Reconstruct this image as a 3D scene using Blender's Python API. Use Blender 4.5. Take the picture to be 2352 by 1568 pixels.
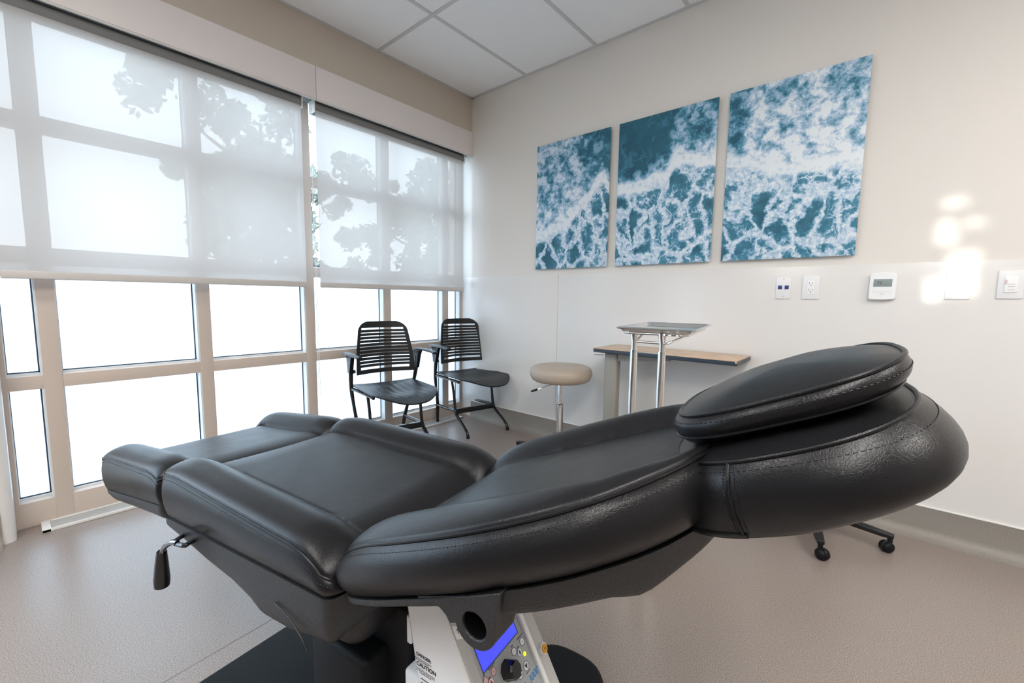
import bpy, bmesh, math, random
from mathutils import Vector, Matrix, noise
from math import sin, cos, pi, radians, sqrt
random.seed(4)
for o in list(bpy.data.objects): bpy.data.objects.remove(o)
S = bpy.context.scene
COL = S.collection
# ------------------------------------------------------------------ camera
pit, roll, yaw = .0987, .0124, .7061
cam = bpy.data.objects.new('camera', bpy.data.cameras.new('camera'))
COL.objects.link(cam)
F = Vector((-sin(yaw)*cos(pit), cos(yaw)*cos(pit), -sin(pit)))
R = Vector((cos(yaw), sin(yaw), 0)); U = R.cross(F)
R2 = R*cos(roll)+U*sin(roll); U2 = U*cos(roll)-R*sin(roll)
M = Matrix((R2, U2, -F)).transposed().to_4x4()
M.translation = Vector((2.8341, -2.7453, 1.1))
cam.matrix_world = M
cam.data.sensor_width = 36; cam.data.lens = 978.25/2352*36
cam.data.clip_start = .02; cam.data.clip_end = 400
S.camera = cam
# ------------------------------------------------------------------ view, world, sun
S.view_settings.view_transform = 'Standard'; S.view_settings.look = 'None'
S.view_settings.exposure = 1.42; S.view_settings.gamma = 1; S.view_settings.use_curve_mapping = False
W = bpy.data.worlds.new('sky'); S.world = W; W.use_nodes = True
nt = W.node_tree; nt.nodes.clear()
def wn(t): return nt.nodes.new(t)
tc = wn('ShaderNodeTexCoord'); sp = wn('ShaderNodeSeparateXYZ'); rp = wn('ShaderNodeValToRGB')
bg = wn('ShaderNodeBackground'); wo = wn('ShaderNodeOutputWorld')
nt.links.new(tc.outputs['Generated'], sp.inputs[0]); nt.links.new(sp.outputs['Z'], rp.inputs[0])
rp.color_ramp.elements[0].position = 0; rp.color_ramp.elements[0].color = (.70, .85, 1, 1)
rp.color_ramp.elements[1].position = .7; rp.color_ramp.elements[1].color = (.56, .77, 1, 1)
nt.links.new(rp.outputs[0], bg.inputs[0]); nt.links.new(bg.outputs[0], wo.inputs[0])
bg.inputs[1].default_value = 4.2
sun = bpy.data.objects.new('sun', bpy.data.lights.new('sun', 'SUN')); COL.objects.link(sun)
sun.data.energy = .95; sun.data.angle = radians(.75); sun.data.color = (1, .96, .88)
SUNDIR = Vector((.05, 1, -.17)).normalized()
sun.rotation_euler = SUNDIR.to_track_quat('-Z', 'Y').to_euler()
sun.location = (3, -9, 4)
po = bpy.data.objects.new('window_portal', bpy.data.lights.new('window_portal', 'AREA')); COL.objects.link(po)
po.data.shape = 'RECTANGLE'; po.data.size = 2.4; po.data.size_y = 2.75; po.data.cycles.is_portal = True
po.location = (-.24, -1.39, 1.25); po.rotation_euler = Vector((1, 0, 0)).to_track_quat('-Z', 'Y').to_euler()

# ------------------------------------------------------------------ materials
def mat(name, col, rough=.5, metal=0, spec=.5, bump=0, bscale=200, emis=None, coat=0, var=0, vscale=6, alpha=None):
    m = bpy.data.materials.new(name); m.use_nodes = True
    n = m.node_tree; b = n.nodes['Principled BSDF']
    b.inputs['Base Color'].default_value = (*col, 1); b.inputs['Roughness'].default_value = rough
    b.inputs['Metallic'].default_value = metal; b.inputs['Specular IOR Level'].default_value = spec
    b.inputs['Coat Weight'].default_value = coat
    tcn = n.nodes.new('ShaderNodeTexCoord')
    if bump:
        t = n.nodes.new('ShaderNodeTexNoise'); t.inputs['Scale'].default_value = bscale; t.inputs['Detail'].default_value = 3
        bp = n.nodes.new('ShaderNodeBump'); bp.inputs['Strength'].default_value = bump; bp.inputs['Distance'].default_value = .002
        n.links.new(tcn.outputs['Object'], t.inputs[0]); n.links.new(t.outputs[0], bp.inputs['Height']); n.links.new(bp.outputs[0], b.inputs['Normal'])
    if var:
        t = n.nodes.new('ShaderNodeTexNoise'); t.inputs['Scale'].default_value = vscale; t.inputs['Detail'].default_value = 4
        r = n.nodes.new('ShaderNodeValToRGB')
        r.color_ramp.elements[0].color = (*[c*(1-var) for c in col], 1); r.color_ramp.elements[1].color = (*[min(1, c*(1+var)) for c in col], 1)
        r.color_ramp.elements[0].position = .35; r.color_ramp.elements[1].position = .65
        n.links.new(tcn.outputs['Object'], t.inputs[0]); n.links.new(t.outputs[0], r.inputs[0]); n.links.new(r.outputs[0], b.inputs['Base Color'])
    if emis:
        b.inputs['Emission Color'].default_value = (*emis[:3], 1); b.inputs['Emission Strength'].default_value = emis[3]
    return m
M_dark = mat('darkened_unseen_wall', (.10, .10, .10), .6)  # unseen wall behind the camera, darkened to keep upholstery reflections low
M_rwall = mat('far_wall_paint', (.40, .37, .34), .6)
M_wall = mat('satin_wall_paint', (.79, .75, .70), .55, bump=.05, bscale=300)
M_panel = mat('wall_protection_sheet', (.77, .75, .725), .22, spec=.4, bump=.04, bscale=14)
M_header = mat('tan_header_paint', (.60, .53, .455), .7, bump=.05, bscale=300)
M_ceil = mat('ceiling_tile', (.93, .94, .95), .9, bump=.25, bscale=500)
M_grid = mat('ceiling_grid', (.62, .62, .62), .5)
M_base = mat('cove_base', (.25, .225, .20), .5, var=.12, vscale=240, bump=.05)
M_cap = mat('white_cap_strip', (.78, .77, .75), .4)
M_frame = mat('beige_anodised_frame', (.60, .51, .445), .45)
M_jamb = mat('pale_window_bead', (.74, .76, .78), .4)
M_gask = mat('dark_gasket', (.02, .05, .09), .5)
M_val = mat('valance_metal', (.84, .785, .77), .4)
M_roll = mat('shaded_roll_cloth', (.20, .20, .20), .8)  # dark grey carries the shade beneath the valance
M_hem = mat('shade_hem', (.60, .57, .55), .7)
M_alu = mat('white_grille', (.74, .73, .71), .4)
M_blackp = mat('black_plastic', (.008, .008, .009), .36, spec=.32, bump=.25, bscale=700)
M_shell = mat('textured_shell_plastic', (.013, .013, .014), .42, bump=.6, bscale=420)
M_blackm = mat('black_gloss_metal', (.012, .012, .014), .22)
M_void = mat('hole_shade', (.002, .002, .002), .9, spec=.05)  # near-black stands in for shade inside the pivot holes
M_black = mat('matt_black', (.003, .0035, .0045), .55, spec=.25)
M_dchr = mat('dark_chrome', (.22, .22, .23), .15, metal=1)
M_chrome = mat('chrome', (.82, .82, .82), .12, metal=1)
M_steel = mat('brushed_steel', (.86, .85, .83), .22, metal=1)
M_stool = mat('beige_vinyl', (.43, .36, .29), .42, bump=.2, bscale=250)
M_lam = mat('maple_laminate', (.60, .42, .28), .35, var=.12, vscale=14)
M_edge = mat('dark_edge_band', (.03, .045, .07), .4)
M_col = mat('taupe_column', (.30, .285, .25), .4)
M_white = mat('white_plastic', (.90, .91, .92), .3)
M_offw = mat('light_grey_plastic', (.52, .52, .51), .4)
M_pgrey = mat('membrane_panel_grey', (.42, .45, .47), .35)
M_screen = mat('lit_blue_screen', (.02, .03, .5), .15, emis=(.06, .075, .93, .33))
M_print = mat('print_dark', (.03, .03, .035), .6)
M_cyan = mat('print_cyan', (.02, .27, .62), .5)
M_navy = mat('print_navy', (.02, .07, .22), .5)
M_red = mat('print_red', (.45, .02, .03), .5)
M_pink = mat('print_pink', (.72, .55, .55), .5)
M_yel = mat('lamp_yellow', (.8, .8, .05), .4, emis=(.9, .9, .02, .25))
M_orange = mat('orange_plug', (.65, .33, .02), .4)
M_lcd = mat('lcd_grey', (.27, .32, .32), .25)
M_plate = mat('wall_plate_white', (.84, .84, .85), .3)
M_blue = mat('blue_jack', (.02, .05, .22), .4)
M_lamp = mat('lamp_diffuser', (.9, .9, .9), .5, emis=(1, .965, .92, 8.0))
M_bark = mat('bark', (.12, .09, .07), .9)
M_leaf = mat('leaves', (.24, .26, .21), .7, var=.4, vscale=3)
M_ground = mat('exterior_ground', (.38, .38, .36), .9)
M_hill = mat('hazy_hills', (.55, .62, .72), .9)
M_thread = mat('dark_thread', (.006, .006, .008), .6)
M_zip = mat('zip_black', (.01, .01, .01), .3)

def leather():
    m = bpy.data.materials.new('black_upholstery_vinyl'); m.use_nodes = True
    n = m.node_tree; b = n.nodes['Principled BSDF']; L = n.links.new
    b.inputs['Base Color'].default_value = (.008, .0078, .0088, 1); b.inputs['Roughness'].default_value = .36
    b.inputs['Specular IOR Level'].default_value = .25
    t = n.nodes.new('ShaderNodeTexCoord')
    v = n.nodes.new('ShaderNodeTexVoronoi'); v.feature = 'DISTANCE_TO_EDGE'; v.inputs['Scale'].default_value = 330
    nz = n.nodes.new('ShaderNodeTexNoise'); nz.inputs['Scale'].default_value = 16; nz.inputs['Detail'].default_value = 5
    nd = n.nodes.new('ShaderNodeTexNoise'); nd.inputs['Scale'].default_value = 60
    mx = n.nodes.new('ShaderNodeMixRGB'); mx.inputs[0].default_value = .012
    L(t.outputs['Object'], mx.inputs[1]); L(t.outputs['Object'], nd.inputs[0]); L(nd.outputs['Color'], mx.inputs[2])
    L(mx.outputs[0], v.inputs[0]); L(t.outputs['Object'], nz.inputs[0])
    r = n.nodes.new('ShaderNodeMapRange'); r.inputs[1].default_value = 0; r.inputs[2].default_value = .12
    L(v.outputs[0], r.inputs[0])
    b1 = n.nodes.new('ShaderNodeBump'); b1.inputs['Strength'].default_value = .16; b1.inputs['Distance'].default_value = .0006
    b2 = n.nodes.new('ShaderNodeBump'); b2.inputs['Strength'].default_value = .12; b2.inputs['Distance'].default_value = .004
    L(r.outputs[0], b1.inputs['Height']); L(nz.outputs[0], b2.inputs['Height']); L(b2.outputs[0], b1.inputs['Normal'])
    L(b1.outputs[0], b.inputs['Normal'])
    rr = n.nodes.new('ShaderNodeMapRange'); rr.inputs[3].default_value = .26; rr.inputs[4].default_value = .36
    L(nz.outputs[0], rr.inputs[0]); L(rr.outputs[0], b.inputs['Roughness'])
    return m
M_lea = leather()

def floor_mat():
    m = bpy.data.materials.new('speckled_sheet_floor'); m.use_nodes = True
    n = m.node_tree; b = n.nodes['Principled BSDF']; L = n.links.new
    t = n.nodes.new('ShaderNodeTexCoord')
    a = n.nodes.new('ShaderNodeTexNoise'); a.inputs['Scale'].default_value = 330; a.inputs['Detail'].default_value = 2
    r = n.nodes.new('ShaderNodeValToRGB'); e = r.color_ramp.elements
    e[0].position = .33; e[0].color = (.15, .117, .10, 1); e[1].position = .68; e[1].color = (.40, .335, .295, 1)
    k = e.new(.5); k.color = (.282, .232, .204, 1)
    L(t.outputs['Object'], a.inputs[0]); L(a.outputs[0], r.inputs[0])
    c = n.nodes.new('ShaderNodeTexNoise'); c.inputs['Scale'].default_value = 1.7
    mx = n.nodes.new('ShaderNodeMixRGB'); mx.blend_type = 'MULTIPLY'; mx.inputs[0].default_value = .10
    L(t.outputs['Object'], c.inputs[0]); L(r.outputs[0], mx.inputs[1]); L(c.outputs[0], mx.inputs[2]); L(mx.outputs[0], b.inputs['Base Color'])
    b.inputs['Roughness'].default_value = .30; b.inputs['Specular IOR Level'].default_value = .85
    bp = n.nodes.new('ShaderNodeBump'); bp.inputs['Strength'].default_value = .06; bp.inputs['Distance'].default_value = .0004
    L(a.outputs[0], bp.inputs['Height']); L(bp.outputs[0], b.inputs['Normal'])
    return m
M_floor = floor_mat()

def thin(name, tr, tl, df, tcol=(1, 1, 1), lcol=(1, 1, 1), dcol=(.8, .8, .8), gloss=0):
    m = bpy.data.materials.new(name); m.use_nodes = True
    n = m.node_tree; n.nodes.clear(); L = n.links.new
    o = n.nodes.new('ShaderNodeOutputMaterial')
    T = n.nodes.new('ShaderNodeBsdfTransparent'); T.inputs[0].default_value = (*[c*tr for c in tcol], 1)
    X = n.nodes.new('ShaderNodeBsdfTranslucent'); X.inputs[0].default_value = (*[c*tl for c in lcol], 1)
    D = n.nodes.new('ShaderNodeBsdfDiffuse'); D.inputs[0].default_value = (*[c*df for c in dcol], 1)
    a = n.nodes.new('ShaderNodeAddShader'); b = n.nodes.new('ShaderNodeAddShader')
    L(T.outputs[0], a.inputs[0]); L(X.outputs[0], a.inputs[1]); L(a.outputs[0], b.inputs[0]); L(D.outputs[0], b.inputs[1])
    last = b
    if gloss:
        G = n.nodes.new('ShaderNodeBsdfGlossy'); G.inputs['Roughness'].default_value = .03
        mx = n.nodes.new('ShaderNodeMixShader'); mx.inputs[0].default_value = gloss
        L(b.outputs[0], mx.inputs[1]); L(G.outputs[0], mx.inputs[2]); last = mx
    L(last.outputs[0], o.inputs[0])
    return m
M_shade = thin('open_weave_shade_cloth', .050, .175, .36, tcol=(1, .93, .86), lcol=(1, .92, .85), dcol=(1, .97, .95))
M_frost = thin('frosted_glass', .20, .46, .10, gloss=.03)
M_clear = thin('clear_glass', .90, 0, 0, gloss=.05)

def wave_mat():
    m = bpy.data.materials.new('ocean_print'); m.use_nodes = True
    n = m.node_tree; b = n.nodes['Principled BSDF']; L = n.links.new
    b.inputs['Roughness'].default_value = .45; b.inputs['Specular IOR Level'].default_value = .3
    g = n.nodes.new('ShaderNodeNewGeometry'); s = n.nodes.new('ShaderNodeSeparateXYZ'); L(g.outputs['Position'], s.inputs[0])
    def math_(op, a, bb=None, c=None, clamp=False):
        k = n.nodes.new('ShaderNodeMath'); k.operation = op; k.use_clamp = clamp
        for i, v in enumerate((a, bb, c)):
            if v is None: continue
            if isinstance(v, (int, float)): k.inputs[i].default_value = v
            else: L(v, k.inputs[i])
        return k.outputs[0]
    def mr(v, a0, a1, b0=0, b1=1):
        k = n.nodes.new('ShaderNodeMapRange'); k.inputs[1].default_value = a0; k.inputs[2].default_value = a1
        k.inputs[3].default_value = b0; k.inputs[4].default_value = b1; L(v, k.inputs[0]); return k.outputs[0]
    def curve(pts):
        u = mr(s.outputs['X'], .7, 2.8)
        r = n.nodes.new('ShaderNodeValToRGB'); e = r.color_ramp.elements; r.color_ramp.interpolation = 'B_SPLINE' if False else 'EASE'
        for i, (x, v) in enumerate(pts):
            p = (x-.7)/2.1
            if i < 2: e[i].position = p; e[i].color = (v, v, v, 1)
            else:
                k = e.new(p); k.color = (v, v, v, 1)
        L(u, r.inputs[0]); return r.outputs[0]
    def noise_(scale, det=5, rough=.6, dist=0, vec=None):
        k = n.nodes.new('ShaderNodeTexNoise'); k.inputs['Scale'].default_value = scale; k.inputs['Detail'].default_value = det
        k.inputs['Roughness'].default_value = rough; k.inputs['Distortion'].default_value = dist
        L(vec if vec else g.outputs['Position'], k.inputs[0]); return k
    # height of the breaking wave above the lower picture edge, 0..1
    crest = curve([(.75, .24), (1.0, .30), (1.18, .46), (1.32, .63), (1.40, .50), (1.55, .50), (1.75, .54), (1.84, .64), (2.05, .60), (2.2, .55), (2.42, .47), (2.72, .48)])
    h = mr(s.outputs['Z'], 1.34, 2.272)
    wob = math_('MULTIPLY', math_('SUBTRACT', noise_(9, 6).outputs[0], .5), .10)
    d = math_('SUBTRACT', math_('ADD', h, wob), crest)          # <0 below the crest
    # warped coordinates
    nw = noise_(7, 5); vm = n.nodes.new('ShaderNodeVectorMath'); vm.operation = 'MULTIPLY_ADD'
    L(nw.outputs['Color'], vm.inputs[0]); vm.inputs[1].default_value = (.20, .20, .20); L(g.outputs['Position'], vm.inputs[2])
    nw2 = noise_(26, 4, .65); vm2 = n.nodes.new('ShaderNodeVectorMath'); vm2.operation = 'MULTIPLY_ADD'
    L(nw2.outputs['Color'], vm2.inputs[0]); vm2.inputs[1].default_value = (.06, .06, .06); L(vm.outputs[0], vm2.inputs[2])
    mp = n.nodes.new('ShaderNodeMapping'); mp.inputs['Scale'].default_value = (1.35, 1, .85); L(vm2.outputs[0], mp.inputs[0])
    def cells(scale):
        v = n.nodes.new('ShaderNodeTexVoronoi'); v.feature = 'DISTANCE_TO_EDGE'; v.inputs['Scale'].default_value = scale
        L(mp.outputs[0], v.inputs[0]); return v.outputs[0]
    big = mr(cells(6.3), .055, .20, 1, 0); small = mr(cells(15), .03, .18, 1, 0)
    area = noise_(4.2, 4).outputs[0]
    thick = mr(area, .38, .68)
    web = math_('MAXIMUM', big, math_('MULTIPLY', small, mr(area, .42, .58)), clamp=True)
    web = math_('MAXIMUM', web, math_('MULTIPLY', thick, .55))
    web = math_('MULTIPLY', web, mr(noise_(40, 4, .7).outputs[0], .25, .6, .45, 1))
    # foam above the crest
    fo = mr(noise_(15, 8, .70, .15).outputs[0], .31, .58)
    clear = curve([(.75, .15), (1.05, .10), (1.28, .62), (1.42, .98), (1.62, 1.0), (1.75, .85), (1.84, .45), (2.02, .40), (2.13, .55), (2.25, .06), (2.5, .0), (2.72, .10)])
    up = mr(d, .0, .45)
    clr = math_('MULTIPLY', clear, mr(d, .02, .16))
    foam = math_('SUBTRACT', math_('ADD', fo, math_('MULTIPLY', math_('SUBTRACT', 1, up), .25)), math_('MULTIPLY', clr, .95), clamp=True)
    streak = math_('MULTIPLY', mr(cells(6.5), .0, .05, 1, 0), mr(noise_(5).outputs[0], .45, .65))
    foam = math_('MAXIMUM', foam, math_('MULTIPLY', streak, .45))
    below = mr(d, -.035, .0, 1, 0)
    mixn = n.nodes.new('ShaderNodeMixRGB'); L(below, mixn.inputs[0]); L(foam, mixn.inputs[1]); L(web, mixn.inputs[2])
    band = math_('MULTIPLY', mr(math_('ABSOLUTE', math_('SUBTRACT', d, .035)), .03, .075, 1, 0), mr(noise_(30, 6, .7).outputs[0], .3, .5, .75, 1))
    tot = math_('MAXIMUM', mixn.outputs[0], band, clamp=True)
    cr = n.nodes.new('ShaderNodeValToRGB'); e = cr.color_ramp.elements
    e[0].position = 0; e[0].color = (.025, .10, .155, 1); e[1].position = 1; e[1].color = (.80, .86, .90, 1)
    k = e.new(.35); k.color = (.08, .28, .41, 1); k = e.new(.7); k.color = (.42, .58, .74, 1)
    L(tot, cr.inputs[0])
    # deep water tint varies
    tint = n.nodes.new('ShaderNodeMixRGB'); tint.blend_type = 'MIX'
    dark = math_('MULTIPLY', mr(tot, .0, .4, 1, 0), mr(noise_(6, 4).outputs[0], .35, .65))
    L(math_('MULTIPLY', dark, .6), tint.inputs[0]); L(cr.outputs[0], tint.inputs[1]); tint.inputs[2].default_value = (.035, .17, .23, 1)
    L(tint.outputs[0], b.inputs['Base Color'])
    return m
M_wave = wave_mat()

# ------------------------------------------------------------------ mesh helpers
class MB:
    def __init__(s): s.bm = bmesh.new()
    def box(s, a, b, bev=0):
        m = bmesh.new(); bmesh.ops.create_cube(m, size=1)
        for v in m.verts: v.co = Vector([(a[i]+b[i])/2+v.co[i]*(b[i]-a[i]) for i in range(3)])
        if bev: bmesh.ops.bevel(m, geom=m.edges[:], offset=bev, segments=3, affect='EDGES', profile=.5)
        return s.add(m)
    def add(s, m, mx=None):
        if mx is not None: m.transform(mx)
        t = bpy.data.meshes.new('t'); m.to_mesh(t); m.free(); s.bm.from_mesh(t); bpy.data.meshes.remove(t); return s
    def obox(s, c, size, mx, bev=0):
        m = bmesh.new(); bmesh.ops.create_cube(m, size=1)
        for v in m.verts: v.co = Vector([v.co[i]*size[i] for i in range(3)])
        if bev: bmesh.ops.bevel(m, geom=m.edges[:], offset=bev, segments=3, affect='EDGES', profile=.5)
        return s.add(m, Matrix.Translation(c) @ mx.to_4x4())
    def tube(s, pts, r, n=12, closed=False, sm=0, flat=1.0, caps=True):
        pts = [Vector(p) for p in pts]
        if sm: pts = smooth(pts, sm, closed)
        N = len(pts); rr = r if isinstance(r, (list, tuple)) else [r]*N
        if len(rr) != N: rr = [rr[min(len(rr)-1, int(i/(N-1)*(len(rr)-1)+.5))] for i in range(N)]
        rings = []; prev = None
        for i, p in enumerate(pts):
            if closed: t = pts[(i+1) % N]-pts[i-1]
            else: t = pts[min(i+1, N-1)]-pts[max(i-1, 0)]
            t.normalize()
            if prev is None:
                a = Vector((0, 0, 1)) if abs(t.z) < .9 else Vector((1, 0, 0)); x = t.cross(a).normalized()
            else: x = (prev-t*prev.dot(t)).normalized()
            prev = x; y = t.cross(x)
            rings.append([s.bm.verts.new(p+(x*cos(2*pi*k/n)+y*sin(2*pi*k/n)*flat)*rr[i]) for k in range(n)])
        for i in range(N if closed else N-1):
            a, b = rings[i], rings[(i+1) % N]
            for k in range(n): s.bm.faces.new((a[k], a[(k+1) % n], b[(k+1) % n], b[k]))
        if not closed and caps:
            s.bm.faces.new(rings[0][::-1]); s.bm.faces.new(rings[-1])
        return s
    def lathe(s, prof, c=(0, 0, 0), n=40, mx=None):
        m = bmesh.new(); rings = []
        for r, z in prof:
            if r < 1e-6: rings.append([m.verts.new((0, 0, z))])
            else: rings.append([m.verts.new((r*cos(2*pi*k/n), r*sin(2*pi*k/n), z)) for k in range(n)])
        for a, b in zip(rings, rings[1:]):
            for k in range(n):
                va = a[k % len(a)], a[(k+1) % len(a)]; vb = b[(k+1) % len(b)], b[k % len(b)]
                f = []
                for v in (*va, *vb):
                    if v not in f: f.append(v)
                if len(f) > 2: m.faces.new(f)
        return s.add(m, Matrix.Translation(c) @ (mx.to_4x4() if mx else Matrix.Identity(4)))
    def prism(s, poly, d0, d1, mp):
        # poly 2D, mp(a,b,d)->3D
        A = [s.bm.verts.new(mp(a, b, d0)) for a, b in poly]; B = [s.bm.verts.new(mp(a, b, d1)) for a, b in poly]
        n = len(poly)
        for i in range(n): s.bm.faces.new((A[i], A[(i+1) % n], B[(i+1) % n], B[i]))
        s.bm.faces.new(A[::-1]); s.bm.faces.new(B)
        return s
    def build(s, name, m, parent=None, smooth_=35, bev=0):
        bmesh.ops.recalc_face_normals(s.bm, faces=s.bm.faces)
        me = bpy.data.meshes.new(name); s.bm.to_mesh(me); s.bm.free()
        me.materials.append(m)
        o = bpy.data.objects.new(name, me); COL.objects.link(o)
        if parent: o.parent = parent
        if smooth_:
            for p in me.polygons: p.use_smooth = True
            try: me.set_sharp_from_angle(angle=radians(smooth_))
            except Exception: pass
        if bev:
            md = o.modifiers.new('bevel', 'BEVEL'); md.width = bev; md.segments = 2; md.limit_method = 'ANGLE'; md.angle_limit = radians(50)
        return o
def smooth(pts, k, closed=False):
    out = []; N = len(pts)
    rng = range(N) if closed else range(N-1)
    for i in rng:
        p0 = pts[i-1] if (closed or i > 0) else pts[i]; p1 = pts[i]; p2 = pts[(i+1) % N]; p3 = pts[(i+2) % N] if closed or i+2 < N else p2
        for j in range(k):
            t = j/k
            out.append(.5*((2*p1)+(p2-p0)*t+(2*p0-5*p1+4*p2-p3)*t*t+(3*p1-p0-3*p2+p3)*t**3))
    if not closed: out.append(pts[-1])
    return out
def setp(o, label=None, cat=None, group=None, kind=None):
    if label: o['label'] = label
    if cat: o['category'] = cat
    if group: o['group'] = group
    if kind: o['kind'] = kind
    return o
def empty(name, loc, rz, label, cat, group=None):
    e = bpy.data.objects.new(name, None); COL.objects.link(e); e.location = loc; e.rotation_euler = (0, 0, rz); e.empty_display_size = .1
    return setp(e, label, cat, group)
def struct(o): o['kind'] = 'structure'; return o
def lerp(a, b, t): return a+(b-a)*t
def interp(x, pts):
    if x <= pts[0][0]: return pts[0][1]
    for (a, b), (c, d) in zip(pts, pts[1:]):
        if x <= c: return b+(d-b)*(x-a)/(c-a)
    return pts[-1][1]

# ------------------------------------------------------------------ room shell
ZC = 2.845
struct(MB().box((-.30, -5.2, -.1), (5.6, .2, 0)).build('floor', M_floor))
struct(MB().box((-.30, -5.2, ZC), (5.6, .2, ZC+.1)).build('ceiling', M_ceil))
struct(MB().box((-.30, 0, 0), (5.6, .15, ZC)).build('wall_back', M_wall))
struct(MB().box((5.3, -5.0, 0), (5.45, 0, ZC)).build('wall_right', M_rwall))
# window wall: header above valance, left stub with rounded nose
w = MB().box((-.24, -2.80, 2.56), (0, 0, ZC)).build('wall_left', M_header); struct(w)
b = MB(); nose = [(-.24, -2.80), (-.035, -2.80), (-.018, -2.804), (-.006, -2.816), (0, -2.835), (0, -3.25), (-.24, -3.25)]
b.prism(nose, 0, ZC, lambda x, y, d: (x, y, d)); b.box((-.24, -5.0, 0), (0, -3.25, .12)); b.box((-.24, -5.0, 2.4), (0, -3.25, ZC)); b.box((-.24, -5.0, .12), (0, -4.9, 2.4)); struct(b.build('wall_left', M_panel))
w3 = bpy.data.objects.new('unseen_window', None); COL.objects.link(w3); struct(w3)  # out of view, added to bring blue daylight onto the chair's near side
for y_ in (-4.9, -4.35, -3.80):
    MB().box((-.193, y_, .12), (-.191, y_+.55, 2.4)).build('pane', M_clear, w3, smooth_=0)
    MB().box((-.20, y_-.03, .12), (-.13, y_+.03, 2.4), .002).build('mullion', M_frame, w3)
p2 = po.copy(); p2.data = po.data.copy(); p2.data.size = 2.3; p2.data.size_y = 1.65; p2.location = (-.24, -4.07, 1.26); COL.objects.link(p2)
# unseen wall behind the camera, opened for the added sun patches
def sunhit(x, z): # from wall y=0 back to y=-5
    t = 5.0/SUNDIR.y; return x-SUNDIR.x*t, z-SUNDIR.z*t
holes = [(3.02, 3.095, 1.535, 1.58), (3.02, 3.075, 1.37, 1.485), (3.10, 3.155, 1.44, 1.48), (3.065, 3.15, 1.13, 1.345), (2.995, 3.05, 1.13, 1.22), (3.01, 3.055, .80, .93), (3.075, 3.12, .80, .93), (3.01, 3.10, .60, .70)]
b = MB()
X0, X1 = sunhit(2.99, 0)[0], sunhit(3.17, 0)[0]; Z0, Z1 = sunhit(3, .57)[1], sunhit(3, 1.60)[1]
b.box((-.24, -5.15, 0), (X0, -5.0, ZC)); b.box((X1, -5.15, 0), (5.45, -5.0, ZC))
b.box((X0, -5.15, 0), (X1, -5.0, Z0)); b.box((X0, -5.15, Z1), (X1, -5.0, ZC))
struct(b.build('wall_front', M_dark))
# made-up mask, its holes shaped to cast the sun patches
b = MB(); N = 36; K = 60
cx0, cz0 = X0, Z0
cell = (X1-X0)/N, (Z1-Z0)/K
def inside(x, z):
    xx = x-(X0-2.99); zz = z-(Z0-.57)
    f = noise.noise(Vector((xx*22, zz*16, 3)))*.018
    for (a, bb, c, dd) in holes:
        if a+f < xx < bb+f and c-f < zz < dd+f*1.5: return True
    return False
for j in range(K):
    i = 0
    while i < N:
        if inside(X0+(i+.5)*cell[0], Z0+(j+.5)*cell[1]): i += 1; continue
        k = i
        while k < N and not inside(X0+(k+.5)*cell[0], Z0+(j+.5)*cell[1]): k += 1
        b.box((X0+i*cell[0], -5.03, Z0+j*cell[1]), (X0+k*cell[0], -5.0, Z0+(j+1)*cell[1])); i = k
w2 = struct(b.build('sun_mask', M_white, smooth_=0))
MB().box((X0, -5.06, Z0), (X1, -5.055, sunhit(3, 1.0)[1])).build('pane', M_frost, w2, smooth_=0)  # added frosted sheet dims the lower sun patches
# wainscot sheet with joints, top edge and cove base
for i, (xa, xb) in enumerate(((-.13, .955), (.957, 5.3))):
    struct(MB().box((xa, -.004, .15), (xb, .0, 1.292), .0008).build('trim_%d' % (i+1), M_panel))
b = MB(); prof = [(0, .148), (-.008, .148), (-.008, .05), (-.016, .025), (-.035, .006), (-.06, 0), (0, 0)]
b.prism(prof, -.0, 5.3, lambda y, z, d: (d, y, z)); struct(b.build('baseboard_back', M_base))
struct(MB().box((0, -.010, .148), (5.3, -.0, .154), .001).build('trim_5', M_cap))
b = MB(); b.prism([(0, .148), (.008, .148), (.008, .05), (.016, .025), (.035, .006), (.06, 0), (0, 0)], -2.84, -5.0, lambda x, z, d: (x, d, z)); struct(b.build('baseboard_left', M_base))
struct(MB().box((-.13, -.062, 0), (-.06, -.0, .148)).build('baseboard_corner', M_base)) if 0 else None
# floor weld seam
b = MB(); A = [b.bm.verts.new(p) for p in ((1.4225, -3.2, .0006), (1.4255, -3.2, .0006), (1.312, -1.95, .0006), (1.309, -1.95, .0006))]; b.bm.faces.new(A)
struct(b.build('trim_7', M_base, smooth_=0))
# ceiling grid
b = MB()
gx = [.613+.6195*i for i in range(-0, 8)]
for x in gx: b.box((x-.012, -5, ZC-.004), (x+.012, 0, ZC+.01))
for y in (-.934, -2.153, -3.372, -4.591): b.box((0, y-.012, ZC-.0045), (5.3, y+.012, ZC+.01))
b.box((0, -.022, ZC-.005), (5.3, 0, ZC)); b.box((0, -5, ZC-.005), (.022, 0, ZC))
struct(b.build('trim_6', M_grid, smooth_=0))
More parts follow.
